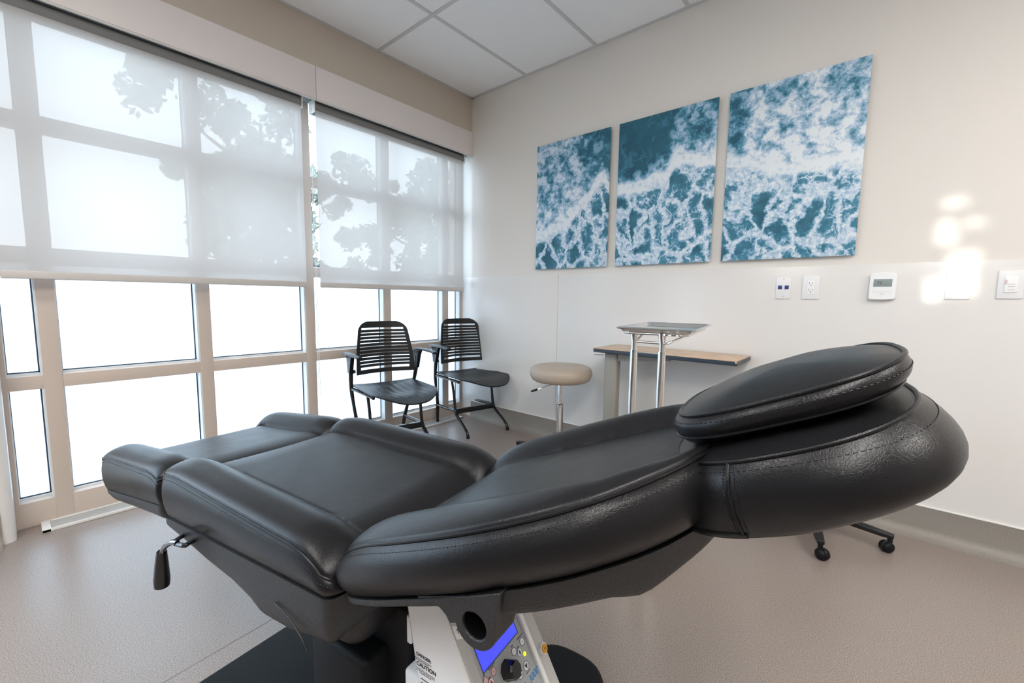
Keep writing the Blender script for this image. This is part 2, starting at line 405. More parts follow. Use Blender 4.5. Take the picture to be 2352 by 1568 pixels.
# ------------------------------------------------------------------ curtain-wall window
WX = -.13
win = bpy.data.objects.new('window_1', None); COL.objects.link(win); struct(win)
muls = [-2.64, -2.022, -1.412, -.800, -.198]
rails = [(.0, .118), (.653, .716), (1.237, 1.300), (1.836, 1.905), (2.46, 2.56)]
b = MB()
for y in muls: b.box((WX-.07, y-.031, 0), (WX, y+.031, 2.56), .002)
b.box((WX-.07, -.022, 0), (WX, 0, 2.56)); b.box((WX-.07, -2.80, 0), (WX, -2.786, 2.56))
b.build('mullion_grid', M_frame, win)
b = MB()
for z0, z1 in rails:
    ys = [-2.83]+[m for m in muls]+[0.02]
    for i in range(len(ys)-1):
        b.box((WX-.068, ys[i]+.03, z0), (WX-.002, ys[i+1]-.03, z1), .001)
b.build('transom_grid', M_frame, win)
ys = [-2.786-.031]+muls+[-.022+.031]
bd = MB(); gk = MB()
for j in range(len(rails)-1):
    z0, z1 = rails[j][1], rails[j+1][0]
    for i in range(len(ys)-1):
        y0, y1 = ys[i]+.031, ys[i+1]-.031
        bd.box((WX-.066, y0, z0), (WX-.052, y1, z0+.010)); bd.box((WX-.066, y1-.008, z0), (WX-.004, y1+.001, z1)); bd.box((WX-.066, y0-.001, z0), (WX-.02, y0+.004, z1))
        gk.box((WX-.064, y0, z0+.010), (WX-.058, y1-.008, z0+.0155)); gk.box((WX-.064, y1-.0135, z0+.01), (WX-.058, y1-.008, z1))
        gk.box((WX-.064, y0+.004, z0+.010), (WX-.058, y0+.0065, z1))
        p = MB().box((WX-.063, y0+.004, z0+.008), (WX-.061, y1-.006, z1)).build('pane', M_frost if z1 < 1.3 else M_clear, win, smooth_=0)
bd.build('glazing_bead', M_jamb, win); gk.build('gasket', M_gask, win)
# floor grille in front of the window
g = empty('floor_grille', (-.19+.0, -1.3, 0), 0, 'long white slotted air grille lying on the floor along the foot of the window', 'grille')
g.location = (-.075, -1.40, 0)
b = MB(); y0, y1 = -1.325, 1.30
b.box((-.055, y0, 0), (-.043, y1, .014), .002); b.box((.055, y0, 0), (.067, y1, .014), .002); b.box((-.055, y0, 0), (.067, y0+.03, .015), .002); b.box((-.055, y1-.03, 0), (.067, y1, .015), .002)
b.build('frame', M_alu, g)
b = MB(); b.box((-.044, y0+.02, 0), (.056, y1-.02, .003))
for k in range(9): b.box((-.040+k*.011, y0+.02, .002), (-.034+k*.011, y1-.02, .010))
b.build('slats', M_offw, g)
# ------------------------------------------------------------------ valances and roller shades
def shade(ya, yb, fa, fb, lab, hemz):
    v = empty('roller_shade', (-.04, (ya+yb)/2, 2.36), 0, lab, 'roller shade', 'translucent roller shades in the window'); oy = (ya+yb)/2
    L = lambda x, y, z: (x+.04, y-oy, z-2.36)
    b = MB(); b.box(L(-.012, ya, 2.363), L(.004, yb, 2.562), .001); b.build('valance', M_val, v)
    MB().box(L(-.128, ya, 2.372), L(-.012, yb, 2.376)).build('light_stop', M_roll, v)  # added board, stops daylight leaking over the roll
    b = MB(); b.box(L(-.012, ya, 2.354), L(.002, yb, 2.363), .002); b.build('fascia_lip', M_alu, v)
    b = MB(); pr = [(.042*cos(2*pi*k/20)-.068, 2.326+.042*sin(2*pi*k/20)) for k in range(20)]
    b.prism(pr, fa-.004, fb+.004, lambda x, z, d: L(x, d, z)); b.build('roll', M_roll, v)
    b = MB()
    b.bm.free()
    for yy in (fa-.006, fb+.006): MB().box(L(-.10, yy-.003, 2.29), L(-.02, yy+.003, 2.37), .001).build('bracket', M_alu, v)
    b = MB(); nz = 24
    vs = [[b.bm.verts.new(L(-.032, fa+(fb-fa)*i/30, 2.335+(hemz+.03-2.335)*j/nz)) for i in range(31)] for j in range(nz+1)]
    for j in range(nz):
        for i in range(30): b.bm.faces.new((vs[j][i], vs[j][i+1], vs[j+1][i+1], vs[j+1][i]))
    b.build('cloth', M_shade, v)
    b = MB(); b.box(L(-.040, fa-.002, hemz), L(-.026, fb+.002, hemz+.036), .006); b.build('hem_bar', M_hem, v)
    return v
shade(-2.87+.06, -1.390, -2.768, -1.474, 'wide translucent roller shade under the longer valance, at the left of the window', 1.163)
shade(-1.386, -.001, -1.383, -.075, 'translucent roller shade nearest the corner, behind the two black chairs', 1.163)
b = MB()
for k in range(150):
    z = 2.30-k*.0125
    m = bmesh.new(); bmesh.ops.create_icosphere(m, subdivisions=1, radius=.0032); b.add(m, Matrix.Translation((-.02+.002*sin(k*.3), -1.412, z)))
    m = bmesh.new(); bmesh.ops.create_icosphere(m, subdivisions=1, radius=.0032); b.add(m, Matrix.Translation((-.028, -1.418, z)))
b.tube([(-.02, -1.412, 2.33), (-.02, -1.412, .42)], .0012, 6); b.tube([(-.028, -1.418, 2.33), (-.028, -1.418, .42)], .0012, 6)
setp(b.build('bead_chain', M_alu), 'long beaded pull chain hanging between the two roller shades', 'chain')

# ------------------------------------------------------------------ wall pictures
for (xa, xb, za, zb_), lab in zip(((.750, 1.373, 1.338, 2.272), (1.437, 2.056, 1.338, 2.272), (2.116, 2.731, 1.338, 2.272)),
    ('ocean foam print nearest the window corner, leftmost of the three panels', 'middle ocean print with dark clear water in its upper left', 'ocean print farthest from the window, mostly white foam in its upper half')):
    b = MB(); b.box((xa, -.026, za), (xb, -.016, zb_), .001)
    o = b.build('canvas_print', M_wave); setp(o, lab, 'picture', 'three panel ocean pictures')
    MB().box((xa+.06, -.016, za+.06), (xb-.06, -.0, zb_-.06)).build('mounting_rail', M_offw, o)

# ------------------------------------------------------------------ wall devices
def text(body, size, mtx, m, name, parent, depth=.0003, align='CENTER', bold=0, shear=0):
    c = bpy.data.curves.new('txt', 'FONT'); c.body = body; c.size = size; c.align_x = align; c.align_y = 'CENTER'; c.extrude = depth; c.offset = bold; c.shear = shear
    o = bpy.data.objects.new('txt', c); COL.objects.link(o)
    me = bpy.data.meshes.new_from_object(o.evaluated_get(bpy.context.evaluated_depsgraph_get()))
    bpy.data.objects.remove(o); me.materials.clear(); me.materials.append(m); me.transform(mtx)
    q = bpy.data.objects.new(name, me); COL.objects.link(q); q.parent = parent; return q
ROTW = Matrix.Rotation(pi/2, 4, 'X')  # text upright facing -y
def plate(name, xa, xb, za, zb, lab, cat, d=.006):
    e = empty(name, ((xa+xb)/2, -.004, za), 0, lab, cat)
    MB().box((-(xb-xa)/2, -d, 0), ((xb-xa)/2, 0, zb-za), .002).build('cover_plate', M_plate, e)
    return e
e = plate('data_outlet', 2.403, 2.473, 1.121, 1.239, 'small white wall plate with two blue data jacks', 'outlet')
for sx in (-1, 1): MB().box((sx*.0155-.0095, -.0085, .052), (sx*.0155+.0095, -.005, .072), .001).build('jack', M_blue, e)
for z in (.012, .106): MB().lathe([(0, .0), (.003, 0), (.003, .001), (0, .001)], (0, -.006, z), 12, Matrix.Rotation(pi/2, 3, 'X')).build('screw', M_offw, e)
e = plate('power_outlet', 2.524, 2.600, 1.120, 1.243, 'white duplex power outlet beside the blue data jacks', 'outlet')
MB().box((-.017, -.0085, .026), (.017, -.005, .098), .001).build('socket', M_white, e)
b = MB()
for z in (.045, .080):
    b.box((-.0085, -.0092, z), (-.0065, -.0083, z+.008)); b.box((.0055, -.0092, z), (.0075, -.0083, z+.007)); b.box((-.002, -.0092, z-.010), (.002, -.0083, z-.006))
b.build('slots', M_print, e)
text('SEE TEXT', .005, Matrix.Translation((0, -.0085, .098)) @ ROTW, M_offw, 'print', e) if 0 else None
# thermostat
e = empty('thermostat', (2.846, -.004, 1.120), 0, 'white wall thermostat with a grey screen, right of the pictures', 'thermostat')
pr = [(-.049, .006), (-.04, .001), (0, -.001), (.04, .001), (.049, .006), (.049, .118), (.04, .126), (0, .130), (-.04, .126), (-.049, .118)]
b = MB(); b.prism(pr, -.024, 0, lambda x, z, d: (x, d, z)); b.build('housing', M_white, e, bev=.003)
MB().box((-.034, -.0255, .062), (.034, -.023, .098), .001).build('display', M_lcd, e)
MB().box((-.035, -.0248, .036), (.035, -.0235, .037)).build('groove', M_offw, e)
text('72', .018, Matrix.Translation((-.012, -.0256, .080)) @ ROTW, M_print, 'digits', e, .0001)
MB().box((-.009, -.0247, .0265), (.009, -.0236, .0285)).build('badge', M_offw, e)
plate('blank_plate', 3.061, 3.140, 1.124, 1.250, 'plain white blank wall plate in the patch of sunlight', 'wall plate')
e = plate('light_switch', 3.217, 3.292, 1.128, 1.246, 'white dimmer switch plate at the right edge of the photo', 'light switch')
MB().box((-.018, -.009, .026), (.020, -.005, .094), .001).build('rocker', M_white, e)
MB().box((-.018, -.0096, .060), (-.011, -.008, .080), .0005).build('indicator', M_pink, e)
b = MB()
for z in (.036, .05, .06): b.box((-.008, -.0095, z), (.012, -.0088, z+.002))
b.build('button_lines', M_offw, e)

# ------------------------------------------------------------------ procedure chair
A0 = radians(7.6)
OW = Vector((2.16012763, -2.19045656, 0))
LAB_CH = 'black upholstered reclining procedure chair with headrest pillow, filling the foreground'
pc = empty('procedure_chair', OW, A0, LAB_CH, 'medical chair')
def outline(top, K=14):
    # top: list of (u, halfwidth) from foot to head ; closed smooth symmetrical outline
    up = [Vector((u, h, 0)) for u, h in top]; dn = [Vector((u, -h, 0)) for u, h in reversed(top) if h > 1e-6]
    if top[0][1] < 1e-6: pass
    return smooth(up+dn, K, True)
def resample(pts, n):
    L = [0]
    for a, b in zip(pts, pts[1:]+pts[:1]): L.append(L[-1]+(b-a).length)
    out = []; j = 0
    for i in range(n):
        t = L[-1]*i/n
        while L[j+1] < t: j += 1
        a, b = pts[j], pts[(j+1) % len(pts)]; out.append(a.lerp(b, (t-L[j])/max(1e-9, L[j+1]-L[j])))
    return out
def rounded_rect(u0, u1, v, r, skew0=0, skew1=0, n=10):
    P = []
    for (cu, cv, a0) in ((u1-r, v-r, 0), (u0+r, v-r, 90), (u0+r, -v+r, 180), (u1-r, -v+r, 270)):
        for k in range(n+1):
            a = radians(a0+90*k/n); P.append(Vector((cu+r*cos(a), cv+r*sin(a), 0)))
    for p in P:
        t = (p.x-u0)/(u1-u0); p.x += lerp(skew0, skew1, t)*p.y
    return P
import numpy as np
_oc = {}
def edge_dist(p, O):
    if id(O) not in _oc:
        A = np.array([(q.x, q.y) for q in O]); D = np.roll(A, -1, 0)-A; _oc[id(O)] = (A, D, (D*D).sum(1)+1e-12, O)
    A, D, L2, _ = _oc[id(O)]
    w = np.array((p.x, p.y))-A; t = np.clip((w*D).sum(1)/L2, 0, 1)[:, None]
    return float(np.sqrt((((w-D*t)**2).sum(1)).min()))
def cushion(name, O, topf, botf, bulge=.01, cap_in=.012, N=200, seam=True, parent=None, side_seams=(), m=None, tuck=.006, stitch=.0085, under=None):
    O = resample(O, N); b = MB(); bm = b.bm
    cen = sum(O, Vector())/N
    nrm = []
    for i in range(N):
        t = (O[(i+1) % N]-O[i-1]).normalized(); q = Vector((t.y, -t.x, 0))
        if q.dot(O[i]-cen) < 0: q = -q
        nrm.append(q)
    seamz = [max(topf(p.x, p.y, 0), botf(p.x, p.y)+.012) for p in O]
    rings = []
    KS = 12
    for k in range(KS+1):
        t = k/KS; ring = []
        for i, p in enumerate(O):
            z0 = botf(p.x, p.y); z1 = seamz[i]
            off = (bulge(nrm[i]) if callable(bulge) else bulge)*max(0, sin(pi*t))**.8 - tuck*(1-t)**3 - .002*t**8
            q = p+nrm[i]*off; ring.append(bm.verts.new((q.x, q.y, z0+(z1-z0)*t)))
        rings.append(ring)
    ss = [1-.978*(k/46)**1.25 for k in range(1, 47)]
    for s in ss:
        ring = []
        for p in O:
            q = cen+(p-cen)*s; d = edge_dist(q, O); ring.append(bm.verts.new((q.x, q.y, topf(q.x, q.y, d))))
        rings.append(ring)
    for a, c in zip(rings, rings[1:]):
        for i in range(N): bm.faces.new((a[i], a[(i+1) % N], c[(i+1) % N], c[i]))
    bm.faces.new(rings[-1])
    # underside
    r0 = rings[0]; prev = r0
    for s in (.97, .6, .2):
        ring = []
        for i, p in enumerate(O):
            q = cen+(Vector((r0[i].co.x, r0[i].co.y, 0))-cen)*s
            z = botf(q.x, q.y)-(0 if not under else under*(1-s)); ring.append(bm.verts.new((q.x, q.y, z)))
        for i in range(N): bm.faces.new((prev[(i+1) % N], prev[i], ring[i], ring[(i+1) % N]))
        prev = ring
    bm.faces.new(prev[::-1])
    o = b.build(name, m or M_lea, parent, smooth_=60)
    if seam:
        P = [Vector((p.x, p.y, z))+nrm[i]*(-.0015)+Vector((0, 0, .0008)) for i, (p, z) in enumerate(zip(O, seamz))]
        MB().tube(P, .0024, 8, closed=True).build('seam_piping', m or M_lea, o)
        # stitching just below the seam, on the side face
        b = MB()
        path = []
        for i, (p, z) in enumerate(zip(O, seamz)):
            z0 = botf(p.x, p.y); hgt = z-z0; t = max(.05, 1-stitch/hgt)
            off = (bulge(nrm[i]) if callable(bulge) else bulge)*max(0, sin(pi*t))**.8-tuck*(1-t)**3-.002*t**8
            path.append(p+nrm[i]*(off+.0004)+Vector((0, 0, z0+hgt*t)))
        Lp = sum((path[(i+1) % N]-path[i]).length for i in range(N)); n = int(Lp/.0062)
        R_ = resample(path, n*2)
        for k in range(0, 2*n, 2):
            a, c = R_[k], R_[(k+1) % (2*n)]
            if (c-a).length < .02: b.tube([a, a.lerp(c, .5), c], .00055, 4)
        b.build('stitching', M_thread, o, smooth_=0)
    return o, O, nrm
def surf_line(o, pts, topf, O, r=.0011, name='panel_seam', lift=.0002, st=True):
    P = []
    for u, v in pts:
        q = Vector((u, v, 0)); d = edge_dist(q, O); P.append(Vector((u, v, topf(u, v, d)+lift)))
    MB().tube(P, r, 6).build(name, M_thread, o)
def sst(x, a, b):
    t = max(0, min(1, (x-a)/(b-a))); return t*t*(3-2*t)
def rollf(d, Rr, r): # drop near the edge
    if d >= Rr: return 0
    t = 1-d/Rr; return r*(1-sqrt(max(0, 1-t*t)))
def boltop(v, a, c, h):
    t = max(0, min(1, (abs(v)-a)/(c-a))); return h*(1-(1-t)**2.2)-.0025*math.exp(-((abs(v)-a)/.004)**2)
# seat
Oseat = rounded_rect(-.632, .008, .272, .022, 0, -.07)
def seat_top(u, v, d):
    av = abs(v)
    z = .678-.004*(1-(v/.165)**2 if av < .165 else 0)+boltop(v, .163, .225, .034)
    dv = .272-av; z -= rollf(max(dv, 0), .065, .026)
    uh = .008-.07*v-u; z -= rollf(max(uh, 0), .115, .058)
    uf = u+.632; z -= rollf(max(uf, 0), .11, .022)
    return z
def seat_bot(u, v): return .625+(u/.63)*.053
seat, Os, nr = cushion('seat_cushion', Oseat, seat_top, seat_bot, .006, parent=pc)
for sv in (-1, 1): surf_line(seat, [(-.628+.03*i, sv*(.163+.004*0)) for i in range(0, 20)]+[(-.03, sv*.163), (-.01, sv*.160)], seat_top, Os)
# legrest
Oleg = rounded_rect(-1.092, -.648, .272, .012)
def leg_top(u, v, d):
    av = abs(v); z = .660+(u+.645)*.105+boltop(v, .163, .225, .038)
    z -= rollf(max(.272-av, 0), .06, .030)
    z -= rollf(max(-.648-u, 0), .10, .030)+rollf(max(u+1.092, 0), .09, .022)
    return z
def leg_bot(u, v): return .590+(u+.648)*.16
leg, Ol, _ = cushion('legrest_cushion', Oleg, leg_top, leg_bot, .004, parent=pc)
for sv in (-1, 1): surf_line(leg, [(-1.088+.0298*i, sv*.163) for i in range(0, 15)]+[(-.656, sv*.163)], leg_top, Ol)
# backrest
hw = [(.0, .20), (.012, .238), (.05, .262), (.12, .276), (.20, .282), (.30, .280), (.38, .264), (.44, .236), (.49, .190), (.525, .130), (.545, .065), (.551, 0)]
def skew(p):
    t = max(0, 1-p.x/.25); return Vector((p.x-.07*p.y*t, p.y, 0))
Oback = [skew(p) for p in smooth([Vector((u, h, 0)) for u, h in hw]+[Vector((u, -h, 0)) for u, h in reversed(hw[:-1])], 10, True)]
def back_hw(u): return interp(u, hw)
def back_a(u): return interp(u, [(0, .165), (.35, .168), (.43, .158), (.49, .115), (.53, .06), (.56, .03)])
def back_top(u, v, d):
    z = .692+.425*u
    a = back_a(u)
    z += boltop(v, a, a+.065, .034)
    z -= rollf(d, .070, .022)
    uf = u+.07*v; z -= rollf(max(uf, 0), .13, .045)
    return z
def back_bot(u, v):
    return interp(u, [(0, .617), (.05, .640), (.2, .713), (.35, .779), (.45, .818), (.51, .838), (.56, .852), (.6, .858)])
backo, Ob, nb = cushion('backrest_cushion', Oback, back_top, back_bot, .016, parent=pc, N=240)
for sv in (-1, 1):
    surf_line(backo, [(.02*i-.07*sv*.165*max(0, 1-i*.02/.25), sv*back_a(.02*i)) for i in range(1, 27)], back_top, Ob)
# headrest block
def sup(u0, u1, hv, ex=2.6, n=80, sk=0):
    P = []
    for k in range(n):
        a = 2*pi*k/n; c, s_ = cos(a), sin(a)
        P.append(Vector(((u0+u1)/2+(u1-u0)/2*math.copysign(abs(c)**(2/ex), c), hv*math.copysign(abs(s_)**(2/ex), s_), 0)))
    return P
Ohr = sup(.478, .717, .166, 2.4)
def hr_top(u, v, d): return .955+.44*(u-.60)+.020*(1-(1-min(1, d/.10))**2)
def hr_bot(u, v): return .864+.40*(u-.585)
hr, Oh, nh = cushion('headrest_cushion', Ohr, hr_top, hr_bot, lambda q: .012+.026*max(0, q.x), parent=pc, N=160)
# vertical seam near the foot end of the headrest block
def side_path(u_at, off):
    P = []
    for k in range(13):
        t = .05+.95*k/12; uu = u_at+off+.020*(1-t)
        i = min(range(len(Oh)), key=lambda i: abs(Oh[i].x-uu)+(0 if Oh[i].y < 0 else 9))
        p, q = Oh[i].copy(), nh[i]; p.x = uu; z1 = hr_top(p.x, p.y, 0); z0 = hr_bot(p.x, p.y)
        o_ = (.012+.026*max(0, q.x))*sin(pi*t)**.8-.006*(1-t)**3-.002*t**8+.0006; P.append(p+q*o_+Vector((0, 0, z0+(z1-z0)*t)))
    return P
MB().tube(side_path(.552, 0), .0020, 6).build('side_seam', M_lea, hr)
b = MB()
for off in (-.004, .005):
    R_ = side_path(.552, off)
    for a, c in zip(R_, R_[1:]):
        b.tube([a.lerp(c, .1), a.lerp(c, .45)], .0006, 4); b.tube([a.lerp(c, .6), a.lerp(c, .9)], .0006, 4)
b.build('stitching', M_thread, hr, smooth_=0)
# zip underneath the near corner
zp = [Vector((p.x, p.y, hr_bot(p.x, p.y)+.004))+nh[i]*(-.002) for i, p in enumerate(Oh) if p.y < -.05 and p.x < .575]
MB().tube(zp, .003, 6).build('zip', M_zip, hr)
# pillow
Opl = sup(.479, .703, .138, 2.8)
def pl_top(u, v, d): return 1.006+.44*(u-.60)+.022*(1-(1-min(1, d/.13))**2.2)
def pl_bot(u, v): return 1.006+.44*(u-.60)-.032
pil, Op, _ = cushion('headrest_pillow', Opl, pl_top, pl_bot, .006, parent=pc, N=140, tuck=.010, under=.012)
P = [Vector((p.x, p.y, pl_bot(p.x, p.y)+.006))+(p-Vector((.6, 0, 0))).normalized()*.0002 for p in Op]
MB().tube(P, .0016, 6, closed=True).build('seam_piping', M_lea, pil)

# hard shells -----------------------------------------------------
def shell(name, O, topz, botf, inset, parent, N=120, lip=.006, m=None, steps=8):
    O = resample(O, N); cen = sum(O, Vector())/N; b = MB(); bm = b.bm; rings = []
    nrm = []
    for i in range(N):
        t = (O[(i+1) % N]-O[i-1]).normalized(); q = Vector((t.y, -t.x, 0))
        if q.dot(O[i]-cen) < 0: q = -q
        nrm.append(q)
    for k in range(steps+1):
        t = k/steps; ring = []
        for i, p in enumerate(O):
            off = lip*(1-t*.2)-inset*(1-sqrt(max(0, 1-t**3*.999)))
            q = p+nrm[i]*off; z0 = topz(p.x, p.y); ring.append(bm.verts.new((q.x, q.y, z0+(botf(p.x, p.y)-z0)*(1-(1-t)**1.1))))
        rings.append(ring)
    for a, c in zip(rings, rings[1:]):
        for i in range(N): bm.faces.new((a[i], a[(i+1) % N], c[(i+1) % N], c[i]))
    bm.faces.new(rings[0][::-1])
    prev = rings[-1]
    for s in (.8, .5, .2):
        ring = [bm.verts.new((cen.x+(v.co.x-cen.x)*s, cen.y+(v.co.y-cen.y)*s, v.co.z)) for v in rings[-1]]
        for r_ in ring: r_.co.z = botf(r_.co.x, r_.co.y)
        for i in range(N): bm.faces.new((prev[i], prev[(i+1) % N], ring[(i+1) % N], ring[i]))
        prev = ring
    bm.faces.new(prev)
    return b.build(name, m or M_shell, parent, smooth_=50)
# back shell
def bshell_bot(u, v):
    return back_bot(u, v)-interp(u, [(0, .011), (.27, .012), (.33, .028), (.37, .031), (.42, .033), (.455, .036), (.485, .048), (.515, .038), (.55, .030), (.6, .02)])
bs = shell('back_shell', Oback, lambda u, v: back_bot(u, v)-.0005, bshell_bot, .003, pc, lip=-.0005)
# thicker keel beneath the back, set in from the edges
Ok = [Vector((p.x*.86+.05, p.y*.78, 0)) for p in Oback]
shell('back_keel', Ok, lambda u, v: bshell_bot(u, v)+.004, lambda u, v: back_bot(u, v)-interp(u, [(0, .05), (.2, .06), (.38, .050), (.47, .052), (.52, .036), (.6, .02)]), .05, bs, lip=0)
# pivot ears with round socket
def ear(sv):
    b = MB(); cu, cw = .3155, .727
    out = []
    # outline: straight along the shell, down round the hub and back up
    up0, up1 = (.225, .722-.004), (.365, .772)
    pts = [(.225, .7235), (.262, .727), (.272, .722), (.279, .714)]
    for k in range(0, 15):
        a = radians(195+k*11); pts.append((cu+.0285*cos(a), cw-.002+.0260*sin(a)))
    pts += [(.3455, .740), (.347, .753), (.350, .762), (.352, .782), (.30, .757), (.225, .7265)]
    R_ = .0185; n = len(pts); hole = []
    v0, v1 = sv*.280, sv*.236
    hn = 40
    hp = [(cu+R_*.92*cos(2*pi*k/hn), cw+R_*.88*sin(2*pi*k/hn)) for k in range(hn)]
    bm = b.bm
    for v in (v0, v1):
        ov = [bm.verts.new((x, v, z)) for x, z in pts]; hv = [bm.verts.new((x, v, z)) for x, z in hp]
        es = [bm.edges.new((ov[i], ov[(i+1) % n])) for i in range(n)]+[bm.edges.new((hv[i], hv[(i+1) % hn])) for i in range(hn)]
        bmesh.ops.triangle_fill(bm, use_beauty=True, edges=es)
        if v == v0: o0, h0 = ov, hv
        else: o1, h1 = ov, hv
    for i in range(n): bm.faces.new((o0[i], o0[(i+1) % n], o1[(i+1) % n], o1[i]))
    for i in range(hn): bm.faces.new((h0[i], h0[(i+1) % hn], h1[(i+1) % hn], h1[i]))
    e = b.build('pivot_ear', M_shell, bs, smooth_=40, bev=.0025)
    b = MB(); b.lathe([(0, .0), (R_*.91, 0), (R_*.895, sv*-.038), (R_*.87, sv*-.038), (R_*.86, sv*-.002), (0, sv*-.002)][::1], (cu, sv*.2385, cw), 32, Matrix.Rotation(pi/2, 3, 'X')); b.build('hole_shade_liner', M_void, bs)  # black liner added to paint the hole's inner shade
for sv in (-1, 1): ear(sv)
# raised bump near the head end of the shell
# seat shell
def sshell_bot(u, v): return interp(u, [(-.66, .548), (-.54, .540), (-.42, .530), (-.31, .526), (-.24, .515), (-.20, .500), (-.10, .512), (-.02, .535), (.03, .545)])
Oss = rounded_rect(-.640, .010, .272, .022, 0, -.07)
ss = shell('seat_shell', Oss, lambda u, v: seat_bot(u, v)-.0005, sshell_bot, .014, pc, lip=-.001, N=160)
Ok = rounded_rect(-.5, -.02, .20, .05)
shell('seat_keel', Ok, lambda u, v: sshell_bot(u, v)+.006, lambda u, v: interp(u, [(-.5, .50), (-.25, .44), (-.02, .44)]), .05, ss, lip=0)
# moulded crease on the seat shell side
MB().tube([(-.135, -.2725, .560), (-.09, -.2735, .553), (-.055, -.2735, .535), (-.04, -.2715, .515)], .0016, 8, sm=6).build('moulded_rib', M_shell, ss)
# legrest shell
def lshell_bot(u, v): return interp(u, [(-1.1, .505), (-1.03, .492), (-.85, .520), (-.74, .535), (-.65, .545)])
shell('legrest_shell', rounded_rect(-1.090, -.650, .268, .02), lambda u, v: leg_bot(u, v)-.0005, lshell_bot, .03, pc, lip=0)
# side release lever
lv = bpy.data.objects.new('release_lever', None); COL.objects.link(lv); lv.parent = pc
MB().tube([(-.478, -.266, .560), (-.440, -.292, .577), (-.430, -.299, .581), (-.446, -.302, .578), (-.478, -.301, .570), (-.492, -.297, .568), (-.530, -.266, .556)], .0048, 10, sm=6).build('bracket', M_blackm, lv)
MB().tube([(-.464, -.302, .576), (-.480, -.305, .574), (-.500, -.308, .563), (-.517, -.310, .548), (-.527, -.311, .530)], .0058, 12, sm=6).build('rod', M_dchr, lv)
MB().tube([(-.524, -.311, .540), (-.527, -.311, .531), (-.530, -.311, .510), (-.536, -.311, .472), (-.538, -.311, .456)], [.0095, .0105, .0125, .0155, .0145], 16).build('grip', M_blackm, lv)
# column and floor plate
b = MB(); b.box((-.30, -.10, .028), (.02, .12, .50), .01); b.build('lift_column', M_black, pc)
MB().box((-.22, -.16, .06), (-.04, .18, .40), .015).build('column_cover', M_black, pc)
b = MB(); b.prism([(p.x, p.y) for p in rounded_rect(-.72, -.045, .30, .06)], 0, .028, lambda x, y, d: (x, y, d)); b.build('floor_plate', M_black, pc, bev=.006)

# ------------------------------------------------------------------ tourniquet machine below the chair
tm = empty('tourniquet_machine', OW, A0, 'white tourniquet machine with lit blue screen on a black stand, under the procedure chair', 'medical device')
def pu(w): return .178-.55*(w-.483)
th = math.atan(.55)
prof = [(pu(.60), .60), (pu(.30), .30), (pu(.30)-.03, .285), (.095, .285), (.038, .575), (.06, .603)]
b = MB(); b.prism(prof, -.132, .072, lambda u, w_, v: (u, v, w_)); b.build('housing', M_white, tm, bev=.006)
# front frame slopes
nx = Vector((cos(th), 0, sin(th)))
def PP(v, w_, up=0): return Vector((pu(w_), v, w_))+nx*up
def slab(name, quad, up0, up1, m, par, bev=.0006):
    b = MB(); A = [b.bm.verts.new(PP(v, w_, up0)) for v, w_ in quad]; B = [b.bm.verts.new(PP(v, w_, up1)) for v, w_ in quad]
    n = len(quad)
    for i in range(n): b.bm.faces.new((A[i], A[(i+1) % n], B[(i+1) % n], B[i]))
    b.bm.faces.new(A[::-1]); b.bm.faces.new(B)
    return b.build(name, m, par, bev=bev)
def rectq(v0, v1, w0, w1): return [(v0, w0), (v1, w0), (v1, w1), (v0, w1)]
slab('left_border', rectq(-.126, -.104, .305, .597), -.001, .004, M_offw, tm, .002)
pn = slab('control_panel', rectq(-.104, .029, .305, .597), -.001, .0015, M_pgrey, tm)
slab('panel_trim', rectq(.029, .040, .305, .597), -.001, .008, M_white, tm, .002)
slab('right_border', rectq(.040, .070, .305, .597), -.001, .004, M_offw, tm, .002)
slab('screen', rectq(-.0955, .013, .458, .555), .0015, .0022, M_screen, pn, .0003)
fr_ = MB()
for q in (rectq(-.0975, .015, .4565, .458), rectq(-.0975, -.0955, .458, .555), rectq(.013, .015, .458, .555)):
    A = [fr_.bm.verts.new(PP(v, w_, .0024)) for v, w_ in q]; fr_.bm.faces.new(A)
fr_.build('screen_rim', M_navy, pn, smooth_=0)
# matrix for text / discs on panel: x->v, y->up slope
def PM(v, w_, up=.0018, rot=0):
    X = Vector((0, 1, 0)); Y = Vector((-sin(th), 0, cos(th)))
    m = Matrix((X, Y, nx)).transposed().to_4x4(); m.translation = PP(v, w_, up); return m @ Matrix.Rotation(rot, 4, 'Z')
def disc(name, v, w_, r, h, m, ring=None, par=None):
    b = MB(); mm = bmesh.new(); bmesh.ops.create_cone(mm, cap_ends=True, segments=32, radius1=r, radius2=r, depth=h); b.add(mm, PM(v, w_, .0016+h/2))
    o = b.build(name, m, par or pn)
    if ring:
        b = MB(); b.tube([(r*cos(2*pi*k/32), r*sin(2*pi*k/32), h/2) for k in range(32)], .0004, 6, closed=True); b.bm.transform(PM(v, w_, .0016+h/2)); b.build('ring', ring, o)
    return o
for (v, w_, r, mm, rg) in ((.016, .441, .0062, M_white, M_navy), (-.0125, .441, .0062, M_white, M_navy), (.0005, .4325, .0062, M_white, M_cyan), (-.074, .447, .0062, M_pink, M_red), (-.097, .447, .0058, M_pink, M_red), (-.087, .4385, .0062, M_white, M_red)):
    o = disc('button', v, w_, r, .0006, mm, rg)
for (v, w_) in ((.016, .441), (-.0125, .441), (-.074, .447)):
    b = MB(); mm = bmesh.new(); bmesh.ops.create_cube(mm, size=1)
    for q in mm.verts: q.co = Vector((q.co.x*.003, q.co.y*.0006, q.co.z*.0003))
    b.add(mm, PM(v, w_, .0025, .5)); b.build('clock_hand', M_print, pn, smooth_=0)
